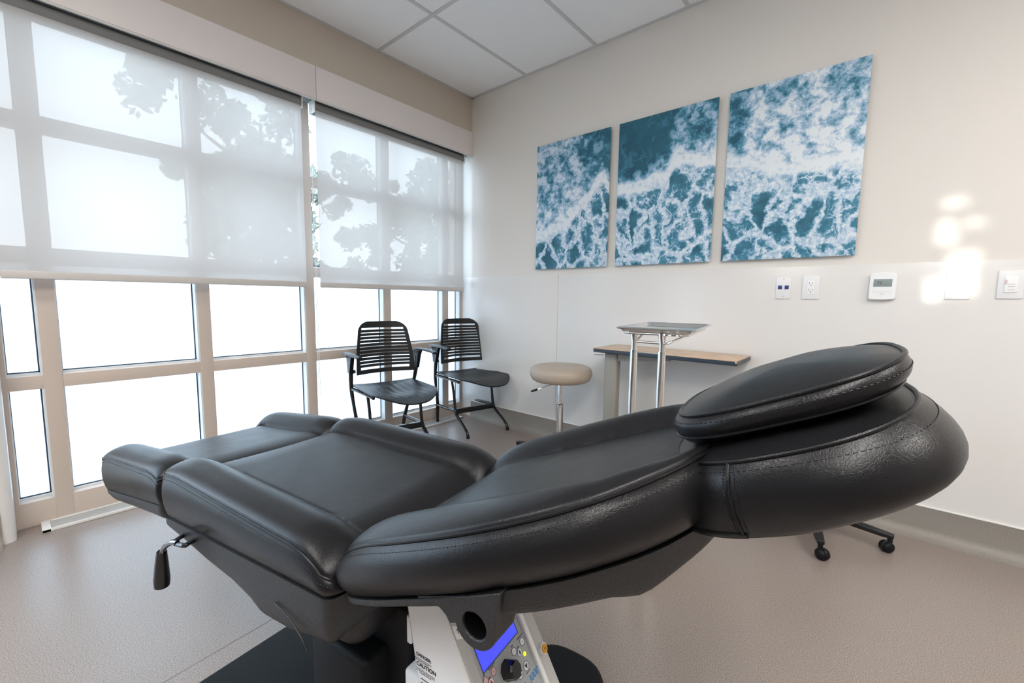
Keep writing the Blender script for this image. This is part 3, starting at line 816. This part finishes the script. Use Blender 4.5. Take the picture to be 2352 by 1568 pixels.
def drop(v, w_, m):
    b = MB(); pts = [(0, .0045), (.0022, .0005), (.0026, -.0018), (.0012, -.0038), (-.0012, -.0038), (-.0026, -.0018), (-.0022, .0005)]
    A = [b.bm.verts.new((x, y, 0)) for x, y in pts]; b.bm.faces.new(A); b.bm.transform(PM(v, w_, .0026)); b.build('drop_symbol', m, pn, smooth_=0)
drop(.0005, .4325, M_navy); drop(-.087, .4385, M_red)
for t, v, w_ in (('PRESSURE SET', .016, .4492), ('TIME', -.0125, .4492), ('LIMB', .0005, .4402), ('PRESSURE SET', -.074, .4545), ('TIME', -.097, .4545), ('LIMB', -.087, .4455)):
    text(t, .0032, PM(v, w_), M_print, 'panel_lettering', pn, .0001)
# yellow lamp, knob, arrow keys
disc('indicator_lamp', .0105, .424, .0038, .002, M_yel)
kn = MB(); prf = [(0, .024), (.013, .024), (.0155, .021), (.0165, .006), (.0175, .0), (0, 0)]
kn.lathe(prf, (0, 0, 0), 9); kn.bm.transform(PM(-.0435, .4305, .0015)); kn.build('rotary_knob', M_blackm, pn, smooth_=20)
for v, up in ((.0035, -1), (-.0185, 1)):
    o = disc('arrow_key', v, .4085, .0075, .0006, M_white, M_navy)
    b = MB(); A = [b.bm.verts.new((x, y*up, .0)) for x, y in ((-.0045, -.0032), (.0045, -.0032), (0, .0048))]; b.bm.faces.new(A); b.bm.transform(PM(v, .4085, .0026)); b.build('arrow', M_print, o, smooth_=0)
text('DEFLATE', .0032, PM(.0035, .3995), M_print, 'panel_lettering', pn, .0001); text('INFLATE', .0032, PM(-.0185, .4185), M_print, 'panel_lettering', pn, .0001)
text('3000', .0165, PM(.0125, .3875), M_cyan, 'model_number', pn, .0001, bold=.0002, shear=.3)
text('A.T.S.', .0165, PM(-.030, .3875), M_cyan, 'model_letters', pn, .0001, bold=.0002, shear=.3)
b = MB()
for v0, v1, w0 in ((-.030, .026, .3965), (-.010, .026, .4185), (-.102, .028, .3795)):
    A = [b.bm.verts.new(PP(v, w_, .0018)) for v, w_ in rectq(v0, v1, w0, w0+.0006)]; b.bm.faces.new(A)
for q in (rectq(-.019, -.009, .4245, .4250), rectq(-.019, -.009, .4280, .4285), rectq(-.019, -.0185, .4245, .4285), rectq(-.0095, -.009, .4245, .4285)):
    A = [b.bm.verts.new(PP(v, w_, .0018)) for v, w_ in q]; b.bm.faces.new(A)
b.build('panel_lines', M_offw, pn, smooth_=0)
# orange plug on right border, brown cord clip behind it
b = MB(); b.lathe([(0, 0), (.010, 0), (.010, .008), (0, .008)], (0, 0, 0), 28); b.bm.transform(PM(.056, .406, .004)); hp_ = b.build('plug_collar', M_white, tm)
b = MB(); b.lathe([(0, 0), (.0085, 0), (.008, .010), (0, .0105)], (0, 0, 0), 28); b.bm.transform(PM(.056, .406, .004)); hp_ = b.build('orange_plug', M_orange, tm)
text('N', .008, PM(.056, .406, .0146), M_print, 'plug_mark', hp_, .0001)
b = MB(); b.obox(Vector((.165, .088, .442)), (.02, .03, .022), Matrix.Rotation(.4, 3, 'Y'), .003); b.build('hose_clip', M_orange, tm)
b = MB(); b.prism([(.205, .375), (.235, .36), (.262, .325), (.262, .30), (.20, .30)], .060, .085, lambda u, w_, v: (u, v, w_)); b.build('side_hook', M_white, tm, bev=.003) if 0 else b.bm.free()
# near side: warning print, tag, side box
SM = lambda u, w_, rot=0: Matrix.Translation((u, -.1325, w_)) @ ROTW @ Matrix.Rotation(rot, 4, 'Z')
text('DANGER:', .0085, SM(.088, .462), M_print, 'warning_heading', tm, .0001, bold=.00025)
text('CAUTION', .0105, SM(.094, .444), M_print, 'warning_heading', tm, .0001, bold=.0003)
text('Explosion risk if used in presence\nof flammable anesthetics.', .0032, SM(.085, .453), M_print, 'warning_lines', tm, .0001)
text('To reduce risk of electric shock do\nnot remove cover. Refer servicing\nto qualified personnel.', .0032, SM(.092, .432), M_print, 'warning_lines', tm, .0001)
b = MB()
for k in range(9): b.box((.080+.001*k, -.1328, .418-.0075*k), (.118+(k % 3)*.006, -.1318, .4188-.0075*k))
b.build('warning_rules', M_print, tm, smooth_=0)
b = MB(); b.box((.040, -.105, .34), (.085, .05, .425), .006); b.box((.028, -.125, .33), (.083, -.03, .405), .008); b.build('side_box', M_white, tm)
b = MB(); b.box((.040, -.128, .465), (.052, -.10, .52), .003); b.build('side_hinge', M_white, tm)
tg = slab('label_tag', [(-.1258, .543), (-.1045, .533), (-.1045, .514), (-.1258, .524)], .004, .0046, M_white, tm, 0)
text('T-2', .0105, PM(-.1215, .5315, .0048), M_print, 'tag_lettering', tg, .0001, bold=.0002, align='LEFT', shear=.2)
# stand
MB().box((.10, -.06, .02), (.16, .02, .30), .01).build('stand_post', M_blackp, tm)
b = MB(); P = sup(-.035, .262, .33, 3.0)
b.prism([(p.x, p.y+.16) for p in P], 0, .03, lambda x, y, d: (x, y, d)); b.build('stand_base', M_black, tm, bev=.012)

# ------------------------------------------------------------------ nesting chairs
def make_chair(lab):
    c = empty('nesting_chair', (0, 0, 0), 0, lab, 'chair', 'black plastic chairs by the window')
    # seat
    b = MB(); bm = b.bm; n = 36; rows = 16
    def edgex(y): # front edge of the seat
        t = abs(y)/.235; return .385-.185*t**2.6
    top = []; bot = []
    for j in range(rows+1):
        rt = []; rb = []
        for i in range(n+1):
            y = -.235+.47*i/n; t = j/rows; x = -.235+(edgex(y)+.235)*t
            z = .452+.018*(abs(y)/.235)**2-.020*math.exp(-((x-.02)/.16)**2)*(1-(y/.235)**2)-.030*max(0, (x-.22)/.17)**2
            z += .0016*cos(abs(y-0)/.235*pi*9)*(1 if .02 < t < .85 and abs(y) < .2 else 0)
            if j == 0: z += .012*(1-(y/.235)**2)
            rt.append(bm.verts.new((x, y, z))); rb.append(bm.verts.new((x, y, z-.009)))
        top.append(rt); bot.append(rb)
    for j in range(rows):
        for i in range(n):
            bm.faces.new((top[j][i], top[j+1][i], top[j+1][i+1], top[j][i+1])); bm.faces.new((bot[j][i], bot[j][i+1], bot[j+1][i+1], bot[j+1][i]))
    per = [(0, i) for i in range(n)]+[(j, n) for j in range(rows)]+[(rows, n-i) for i in range(n)]+[(rows-j, 0) for j in range(rows)]
    for a, d in zip(per, per[1:]+per[:1]):
        bm.faces.new((top[a[0]][a[1]], top[d[0]][d[1]], bot[d[0]][d[1]], bot[a[0]][a[1]]))
    b.build('seat', M_blackp, c, smooth_=50)
    # slatted back: frame outline + slots
    b = MB(); bm = b.bm
    zb, zt = .548, .925
    def hwid(z): # half width of back at height z
        t = (z-zb)/(zt-zb); return .222+.006*sin(pi*min(1, t*1.3))-.040*t-(.0 if t < .80 else .085*(1-sqrt(max(0, 1-((t-.80)/.2)**2))))
    def bx(y, z): # curvature
        t = (z-zb)/(zt-zb); return -.19-.055*t+.05*(y/.21)**2
    def slab_(y0, y1, z0, z1, k=10):
        A = []
        for i in range(k+1):
            y = lerp(y0, y1, i/k); A.append((y, z0, z1))
        F_ = [[bm.verts.new((bx(y, z)+d, y, z)) for (z, d) in ((za, 0), (zb2, 0), (zb2, -.008), (za, -.008))] for y, za, zb2 in A]
        for i in range(k):
            p, q = F_[i], F_[i+1]
            for m_ in range(4): bm.faces.new((p[m_], p[(m_+1) % 4], q[(m_+1) % 4], q[m_]))
        bm.faces.new(F_[0][::-1]); bm.faces.new(F_[-1])
    # bottom band, top band
    slab_(-hwid(zb), hwid(zb), zb, zb+.030, 16)
    K = 14
    for k in range(K):  # top band in thin strips following the rounded corners
        z0 = lerp(.878, zt, k/K); z1 = lerp(.878, zt, (k+1)/K); h = hwid((z0+z1)/2); slab_(-h, h, z0, z1+.0002, 14)
    for k in range(24):  # stiles
        z0 = lerp(zb+.03, .878, k/24); z1 = lerp(zb+.03, .878, (k+1)/24); h = hwid((z0+z1)/2); wd = .024+.016*max(0, (.66-z0)/.12)
        for s in (-1, 1): slab_(s*h, s*(h-wd), z0, z1+.0002, 3)
    ns = 12
    for k in range(1, ns+0):
        z = lerp(zb+.032, .880, k/ns); h = hwid(z)-.018; slab_(-h, h, z-.0094, z+.0094, 12)
    b.build('backrest', M_blackp, c, smooth_=40)
    for s in (-1, 1):
        MB().tube([(-.02, s*.190, .432), (.015, s*.190, .32), (.035, s*.190, .21), (.062, s*.192, .150), (.172, s*.194, .087), (.232, s*.195, .045), (.248, s*.195, .012)], [.011, .011, .012, .013, .011, .0115, .0115], 12, sm=5).build('front_leg', M_blackm, c)
        ft = MB(); ft.lathe([(0, .0), (.015, 0), (.014, .012), (.011, .026), (0, .026)], (.249, s*.195, 0), 16); ft.build('foot', M_blackp, c)
        MB().tube([(-.175, s*.252, .655), (-.185, s*.250, .56), (-.215, s*.240, .44), (-.245, s*.215, .30), (-.270, s*.190, .17), (-.286, s*.182, .07), (-.288, s*.180, .012)], [.016, .016, .0145, .0125, .014, .0125, .011], 12, sm=5).build('rear_post', M_blackm, c)
        ft = MB(); ft.lathe([(0, .0), (.015, 0), (.014, .012), (.011, .03), (0, .03)], (-.288, s*.180, 0), 16); ft.build('foot', M_blackp, c)
        MB().tube([(-.268, s*.190, .165), (-.12, s*.192, .170), (.04, s*.191, .180)], .013, 10, sm=4).build('side_rail', M_blackm, c)
        MB().tube([(-.222, s*.238, .442), (-.12, s*.224, .440), (-.02, s*.205, .432), (.10, s*.19, .425)], .012, 10, sm=4, flat=1).build('seat_rail', M_blackm, c)
        b = MB(); b.tube([(-.275, s*.264, .690), (-.20, s*.274, .704), (-.06, s*.280, .708), (.075, s*.276, .702), (.095, s*.274, .698)], [.013, .022, .025, .022, .013], 14, sm=5, flat=.42)
        a_ = b.build('armrest', M_blackp, c)
        b = MB(); b.prism([(-.205, .56), (-.160, .56), (-.125, .665), (-.10, .70), (-.24, .70), (-.225, .66)], s*.240, s*.268, lambda x, z, d: (x, d, z)); b.build('arm_bracket', M_blackp, c, bev=.005)
        b = MB(); b.lathe([(0, 0), (.009, 0), (.009, .01), (0, .01)], (-.02, s*.205, .432), 16, Matrix.Rotation(s*-pi/2, 3, 'X')); b.build('hinge_bolt', M_chrome, c)
        b = MB(); b.tube([(-.214, s*.235, .56), (-.20, s*.215, .57)], .014, 10); b.build('back_mount', M_blackp, c)
        MB().tube([(-.21, s*.205, .52), (-.205, s*.205, .58)], .01, 8).build('back_strut', M_blackp, c) if 0 else None
    b = MB(); b.box((.030, -.190, .150), (.058, .190, .192), .005); b.build('cross_bar', M_blackm, c)
    return c
ch = make_chair('black slatted-back chair with arms in the corner, next to the beige stool')
ch.location = (.246, -.228, 0); ch.rotation_euler = (0, 0, radians(-12))
c2 = ch.copy(); COL.objects.link(c2); c2.location = (.246, -1.000, 0)
c2['label'] = 'black slatted-back chair with arms farther from the corner, just behind the procedure chair foot end'
for k in list(ch.children):
    q = k.copy(); COL.objects.link(q); q.parent = c2
    for gch in k.children:
        r_ = gch.copy(); COL.objects.link(r_); r_.parent = q

# ------------------------------------------------------------------ round stools
def stool(loc, rz, lab, rb, zs, rs, th_=.085, ld=(-.72, -.69)):
    s = empty('round_stool', loc, rz, lab, 'stool', 'wheeled round stools')
    r = rs
    prof = [(0, zs), (r*.6, zs-.001), (r*.84, zs-.006), (r*.94, zs-.016), (r*.99, zs-.036), (r, zs-.052), (r*.985, zs-.072), (r*.93, zs-th_+.010), (r*.86, zs-th_), (0, zs-th_)]
    MB().lathe(prof, n=64).build('seat', M_stool, s, smooth_=50)
    MB().lathe([(0, zs-th_+.002), (.085, zs-th_+.002), (.085, zs-th_-.006), (.03, zs-th_-.016), (0, zs-th_-.016)], n=32).build('seat_plate', M_blackp, s)
    MB().lathe([(0, zs-th_-.01), (.0145, zs-th_-.01), (.0145, .28), (0, .28)], n=24).build('gas_rod', M_steel, s)
    MB().lathe([(0, .39), (.020, .39), (.026, .385), (.026, .34), (.0235, .335), (.0235, .10), (0, .10)], n=28).build('gas_cylinder', M_chrome, s)
    MB().lathe([(0, .12), (.040, .12), (.046, .10), (.046, .062), (0, .062)], n=28).build('hub', M_blackp, s)
    lv_ = MB(); Ld = Matrix.Rotation(-rz, 3, 'Z') @ Vector((*ld, 0)); lv_.tube([Vector((0, 0, zs-th_-.010)), Ld*.163+Vector((0, 0, zs-th_-.065))], .0032, 8); lo = lv_.build('height_lever', M_steel, s)
    MB().tube([Ld*.158+Vector((0, 0, zs-th_-.063)), Ld*.173+Vector((0, 0, zs-th_-.068)), Ld*.205+Vector((0, 0, zs-th_-.079))], [.007, .0085, .006], 10).build('lever_grip', M_blackp, lo)
    for k in range(5):
        a = 2*pi*k/5; d = Vector((cos(a), sin(a), 0)); q = Vector((-sin(a), cos(a), 0))
        b = MB(); P = []
        secs = [(.03, .105, .02, .030), (.12, .100, .019, .028), (rb-.03, .085, .017, .022), (rb+.012, .082, .013, .018)]
        rg = []
        for (rr_, zt_, wdt, hh) in secs:
            rg.append([b.bm.verts.new(d*rr_+q*sx*wdt+Vector((0, 0, zt_-dz*hh))) for sx, dz in ((-1, .25), (-.7, 0), (.7, 0), (1, .25), (1, 1), (-1, 1))])
        for x, y in zip(rg, rg[1:]):
            for m_ in range(6): b.bm.faces.new((x[m_], x[(m_+1) % 6], y[(m_+1) % 6], y[m_]))
        b.bm.faces.new(rg[0][::-1]); b.bm.faces.new(rg[-1])
        arm = b.build('base_arm', M_blackp, s, bev=.003)
        cpos = d*rb; ang = a+.9+k*.7
        t_ = Vector((cos(ang), sin(ang), 0)); ax = Vector((-sin(ang), cos(ang), 0))
        c_ = MB(); c_.lathe([(0, .07), (.010, .07), (.010, .045), (0, .045)], cpos, 14)
        ccen = cpos-t_*.014+Vector((0, 0, .025)); mx = Matrix((t_, Vector((0, 0, 1)), ax)).transposed()
        c_.lathe([(0, -.008), (.010, -.008), (.021, -.006), (.0275, .0), (.026, .004), (0, .004)], ccen, 24, mx)
        ob = c_.build('caster_hood', M_blackp, arm)
        w_ = MB()
        for sg in (-1, 1):
            w_.lathe([(0, .004*sg), (.0235, .004*sg), (.025, .010*sg), (.021, .019*sg), (.012, .0235*sg), (0, .0245*sg)], ccen, 26, mx)
        w_.build('caster', M_black, arm, smooth_=50)
    return s
stool((1.215, -.325, 0), radians(25+178), 'round beige padded stool on wheels standing against the picture wall beside the narrow table', .30, .655, .213, .105)
stool((2.655, -.245, 0), radians(-5), 'round stool almost hidden behind the headrest, only its black wheels showing on the floor', .30, .50, .19)

# ------------------------------------------------------------------ overbed table
t = empty('overbed_table', (1.462, -.34, 0), 0, 'narrow wood-topped table with dark edge and single grey leg, against the picture wall', 'table')
b = MB(); b.box((.002, .002, .783), (.843, .322, .797), .001); b.build('table_top', M_lam, t)
b = MB(); P = rounded_rect(0, .845, .162, .018)
b.prism([(p.x, p.y+.162) for p in P], .770, .794, lambda x, y, d: (x, y, d)); b.build('edge_band', M_edge, t, bev=.004)
b = MB(); b.box((.055, .06, .05), (.145, .115, .765), .01); b.build('column', M_col, t)
b = MB(); b.prism([(.055, .765), (.055, .715), (.12, .715), (.47, .750), (.47, .765)], .07, .105, lambda x, z, d: (x, d, z)); b.build('support_arm', M_col, t, bev=.002)
b = MB(); b.box((.05, .02, .03), (.62, .07, .06), .008); b.box((.05, .20, .03), (.62, .25, .06), .008); b.box((.05, .02, .03), (.11, .25, .062), .008); b.build('base_frame', M_col, t)
b = MB(); b.tube([(.06, .04, .752), (-.0, .03, .750)], .006, 10, flat=.6); b.build('height_lever', M_offw, t)
for x, y in ((.07, .045), (.60, .045), (.07, .225), (.60, .225)):
    b = MB(); b.lathe([(0, -.01), (.014, -.01), (.016, 0), (.014, .01), (0, .01)], (x, y, .016), 20, Matrix.Rotation(pi/2, 3, 'X')); b.build('caster', M_black, t)

# ------------------------------------------------------------------ instrument (mayo) stand
ms = empty('instrument_stand', (2.19, -1.20, 0), 0, 'stainless instrument stand with rectangular tray on two posts, in front of the narrow table', 'instrument stand')
ta = radians(0)
cor = [Vector((2.147, -1.394)), Vector((2.048, -.890)), Vector((2.343, -.935)), Vector((2.439, -1.463))]
def tq(a, b_): # bilinear inside the tray: a across (short), b along
    p = cor[0].lerp(cor[3], a).lerp(cor[1].lerp(cor[2], a), b_); return Vector((p.x-2.19, p.y+1.20))
O_ = Vector(tq(0, 0)); EX = (tq(1, 0)-tq(0, 0)).normalized()
b = MB(); bm = b.bm
cen2 = Vector((2.182-2.19, -.9964+1.20)); La, Lb = .2904, .4894; exv = Vector((cos(.1567), sin(.1567))); eyv = Vector((-exv.y, exv.x))
def rr2(hx, hy, r, n=8):
    P = []
    for sx, sy, a0 in ((1, 1, 0), (-1, 1, 90), (-1, -1, 180), (1, -1, 270)):
        for k in range(n+1):
            a = radians(a0+90*k/n); P.append((sx*(hx-r)+r*cos(a), sy*(hy-r)+r*sin(a)))
    return P
rings = []
for hx, hy, r, z in ((La/2-.004, Lb/2-.004, .028, 1.005), (La/2, Lb/2, .03, 1.0085), (La/2-.006, Lb/2-.006, .028, 1.012), (La/2-.014, Lb/2-.014, .026, 1.009), (La/2-.020, Lb/2-.020, .024, .998), (La/2-.026, Lb/2-.026, .022, .994)):
    rings.append([bm.verts.new((cen2.x+exv.x*p+eyv.x*q, cen2.y+exv.y*p+eyv.y*q, z-.011)) for p, q in rr2(hx, hy, r)])
n = len(rings[0])
for x, y in zip(rings, rings[1:]):
    for i in range(n): bm.faces.new((x[i], x[(i+1) % n], y[(i+1) % n], y[i]))
bm.faces.new(rings[-1])
o = b.build('tray', M_steel, ms, smooth_=60); md = o.modifiers.new('thickness', 'SOLIDIFY'); md.thickness = .0012; md.offset = -1
def TP(a, b_, z): return Vector((cen2.x+exv.x*a+eyv.x*b_, cen2.y+exv.y*a+eyv.y*b_, z))
# support loop below the tray
pA, pB = Vector((2.134-2.19, 0, 0)), Vector((2.243-2.19, 0, 0))
MB().tube([pA+Vector((0, 0, .945)), pB+Vector((0, 0, .945))], .0048, 10).build('cross_bar', M_steel, ms)
MB().tube([pB+Vector((.012, 0, .944)), pB+Vector((.05, -.05, .957)), TP(La/2-.03, .0, .981)], .0048, 10, sm=5).build('tray_arm', M_steel, ms)
MB().tube([pA+Vector((-.0, .0, .944)), pA+Vector((.0, .05, .957)), TP(-La/2+.05, .05, .981)], .0048, 10, sm=5).build('tray_arm', M_steel, ms)
MB().tube([TP(p, q, .9785) for p, q in rr2(La/2-.028, Lb/2-.028, .03)], .0045, 8, closed=True).build('tray_ring', M_steel, ms)
for p in (pA, pB):
    MB().tube([p+Vector((0, 0, .982)), p+Vector((0, 0, .968)), p+Vector((0, 0, .945)), p+Vector((0, 0, .90))], [.0165, .0145, .0108, .0108], 16).build('upper_post', M_steel, ms)
    MB().tube([p+Vector((0, 0, .915)), p+Vector((0, 0, .06))], .0138, 20).build('post', M_steel, ms)
    MB().tube([p+Vector((0, 0, .905)), p+Vector((0, 0, .913))], .0150, 20).build('collar', M_chrome, ms)
MB().tube([pA+Vector((-.0, -.02, .05)), pA+Vector((-.02, .10, .045)), pA+Vector((-.06, .34, .040))], .012, 12, sm=5).build('base_rail', M_steel, ms)
MB().tube([pB+Vector((.0, -.02, .05)), pB+Vector((.01, .10, .045)), pB+Vector((.02, .34, .040))], .012, 12, sm=5).build('base_rail', M_steel, ms)
MB().tube([pA+Vector((0, 0, .06)), pB+Vector((0, 0, .06))], .012, 12).build('base_rail', M_steel, ms)
MB().tube([pA+Vector((0, 0, .905)), pB+Vector((0, 0, .905))], .003, 12).build('cross_bar', M_steel, ms)
for p in (pA+Vector((0, -.01, .0)), pA+Vector((-.06, .33, 0)), pB+Vector((0, -.01, 0)), pB+Vector((.02, .33, 0))):
    b = MB(); b.lathe([(0, -.01), (.017, -.01), (.020, 0), (.017, .01), (0, .01)], p+Vector((0, 0, .020)), 20, Matrix.Rotation(pi/2, 3, 'Y')); b.build('caster', M_black, ms)

# ------------------------------------------------------------------ ceiling lights (out of frame, the room's own lamps)
for i, (x, y) in enumerate(((3.4, -2.76), (1.55, -3.98), (3.4, -3.98), (4.65, -1.54))):
    l = empty('ceiling_light', (x, y, ZC-.03), 0, ('recessed ceiling light panel above the procedure chair headrest', 'recessed ceiling light panel nearest the window wall', 'recessed ceiling light panel near the wall behind the camera', 'recessed ceiling light panel nearest the right wall')[i], 'ceiling light', 'recessed ceiling light panels')
    MB().box((-.29, -.59, 0), (.29, .59, .004)).build('diffuser', M_lamp, l, smooth_=0)
    b = MB(); b.box((-.305, -.605, -.002), (-.29, .605, .03)); b.box((.29, -.605, -.002), (.305, .605, .03)); b.box((-.29, -.605, -.002), (.29, -.59, .03)); b.box((-.29, .59, -.002), (.29, .605, .03)); b.build('frame', M_white, l, smooth_=0)

# ------------------------------------------------------------------ outside
struct(MB().box((-120, -120, -.6), (-.5, 120, -.4)).build('exterior_ground', M_ground))
def tree(loc, h, r, lab, n, seed, zc_=.62):
    rnd = random.Random(seed)
    t = empty('street_tree', loc, 0, lab, 'tree', 'trees outside the window')
    b = MB(); b.tube([(0, 0, 0), (.05, .05, h*.3), (0, .1, h*.6), (.1, 0, h*.9)], [.16, .12, .09, .03], 8, sm=4)
    for k in range(9):
        a = rnd.random()*6.28; z = h*(.3+.5*rnd.random()); b.tube([(0, 0, z), (cos(a)*r*.4, sin(a)*r*.4, z+.4), (cos(a)*r*.8, sin(a)*r*.8, z+.9)], [.05, .035, .01], 6, sm=3)
    b.build('trunk', M_bark, t)
    b = MB(); bm = b.bm
    cl = [(rnd.gauss(0, r*.5), rnd.gauss(0, r*.5), h*zc_+rnd.gauss(0, h*.17), r*(.10+.20*rnd.random())) for _ in range(60)]
    for k in range(n):
        c = rnd.choice(cl); d = Vector((rnd.gauss(0, 1), rnd.gauss(0, 1), rnd.gauss(0, 1))).normalized()*c[3]*(rnd.random()**.6)
        p = Vector(c[:3])+d; x = Vector((rnd.gauss(0, 1), rnd.gauss(0, 1), rnd.gauss(0, 1))).normalized(); y = x.orthogonal().normalized(); s = .05+.05*rnd.random()
        bm.faces.new([bm.verts.new(p+x*s), bm.verts.new(p+y*s*.6), bm.verts.new(p-x*s), bm.verts.new(p-y*s*.6)])
    b.build('foliage', M_leaf, t, smooth_=0)
tree((-6.3, .5, -.4), 5.2, 1.5, 'leafy tree outside, seen through the middle of the left shade', 14000, 3)
tree((-9.4, 6.4, -.4), 6.0, 1.9, 'broad tree outside behind the second shade bay', 14000, 8)
tree((-5.0, -4.1, -.4), 6.4, .9, 'dark tree outside at the far left of the window', 6000, 5, .72)
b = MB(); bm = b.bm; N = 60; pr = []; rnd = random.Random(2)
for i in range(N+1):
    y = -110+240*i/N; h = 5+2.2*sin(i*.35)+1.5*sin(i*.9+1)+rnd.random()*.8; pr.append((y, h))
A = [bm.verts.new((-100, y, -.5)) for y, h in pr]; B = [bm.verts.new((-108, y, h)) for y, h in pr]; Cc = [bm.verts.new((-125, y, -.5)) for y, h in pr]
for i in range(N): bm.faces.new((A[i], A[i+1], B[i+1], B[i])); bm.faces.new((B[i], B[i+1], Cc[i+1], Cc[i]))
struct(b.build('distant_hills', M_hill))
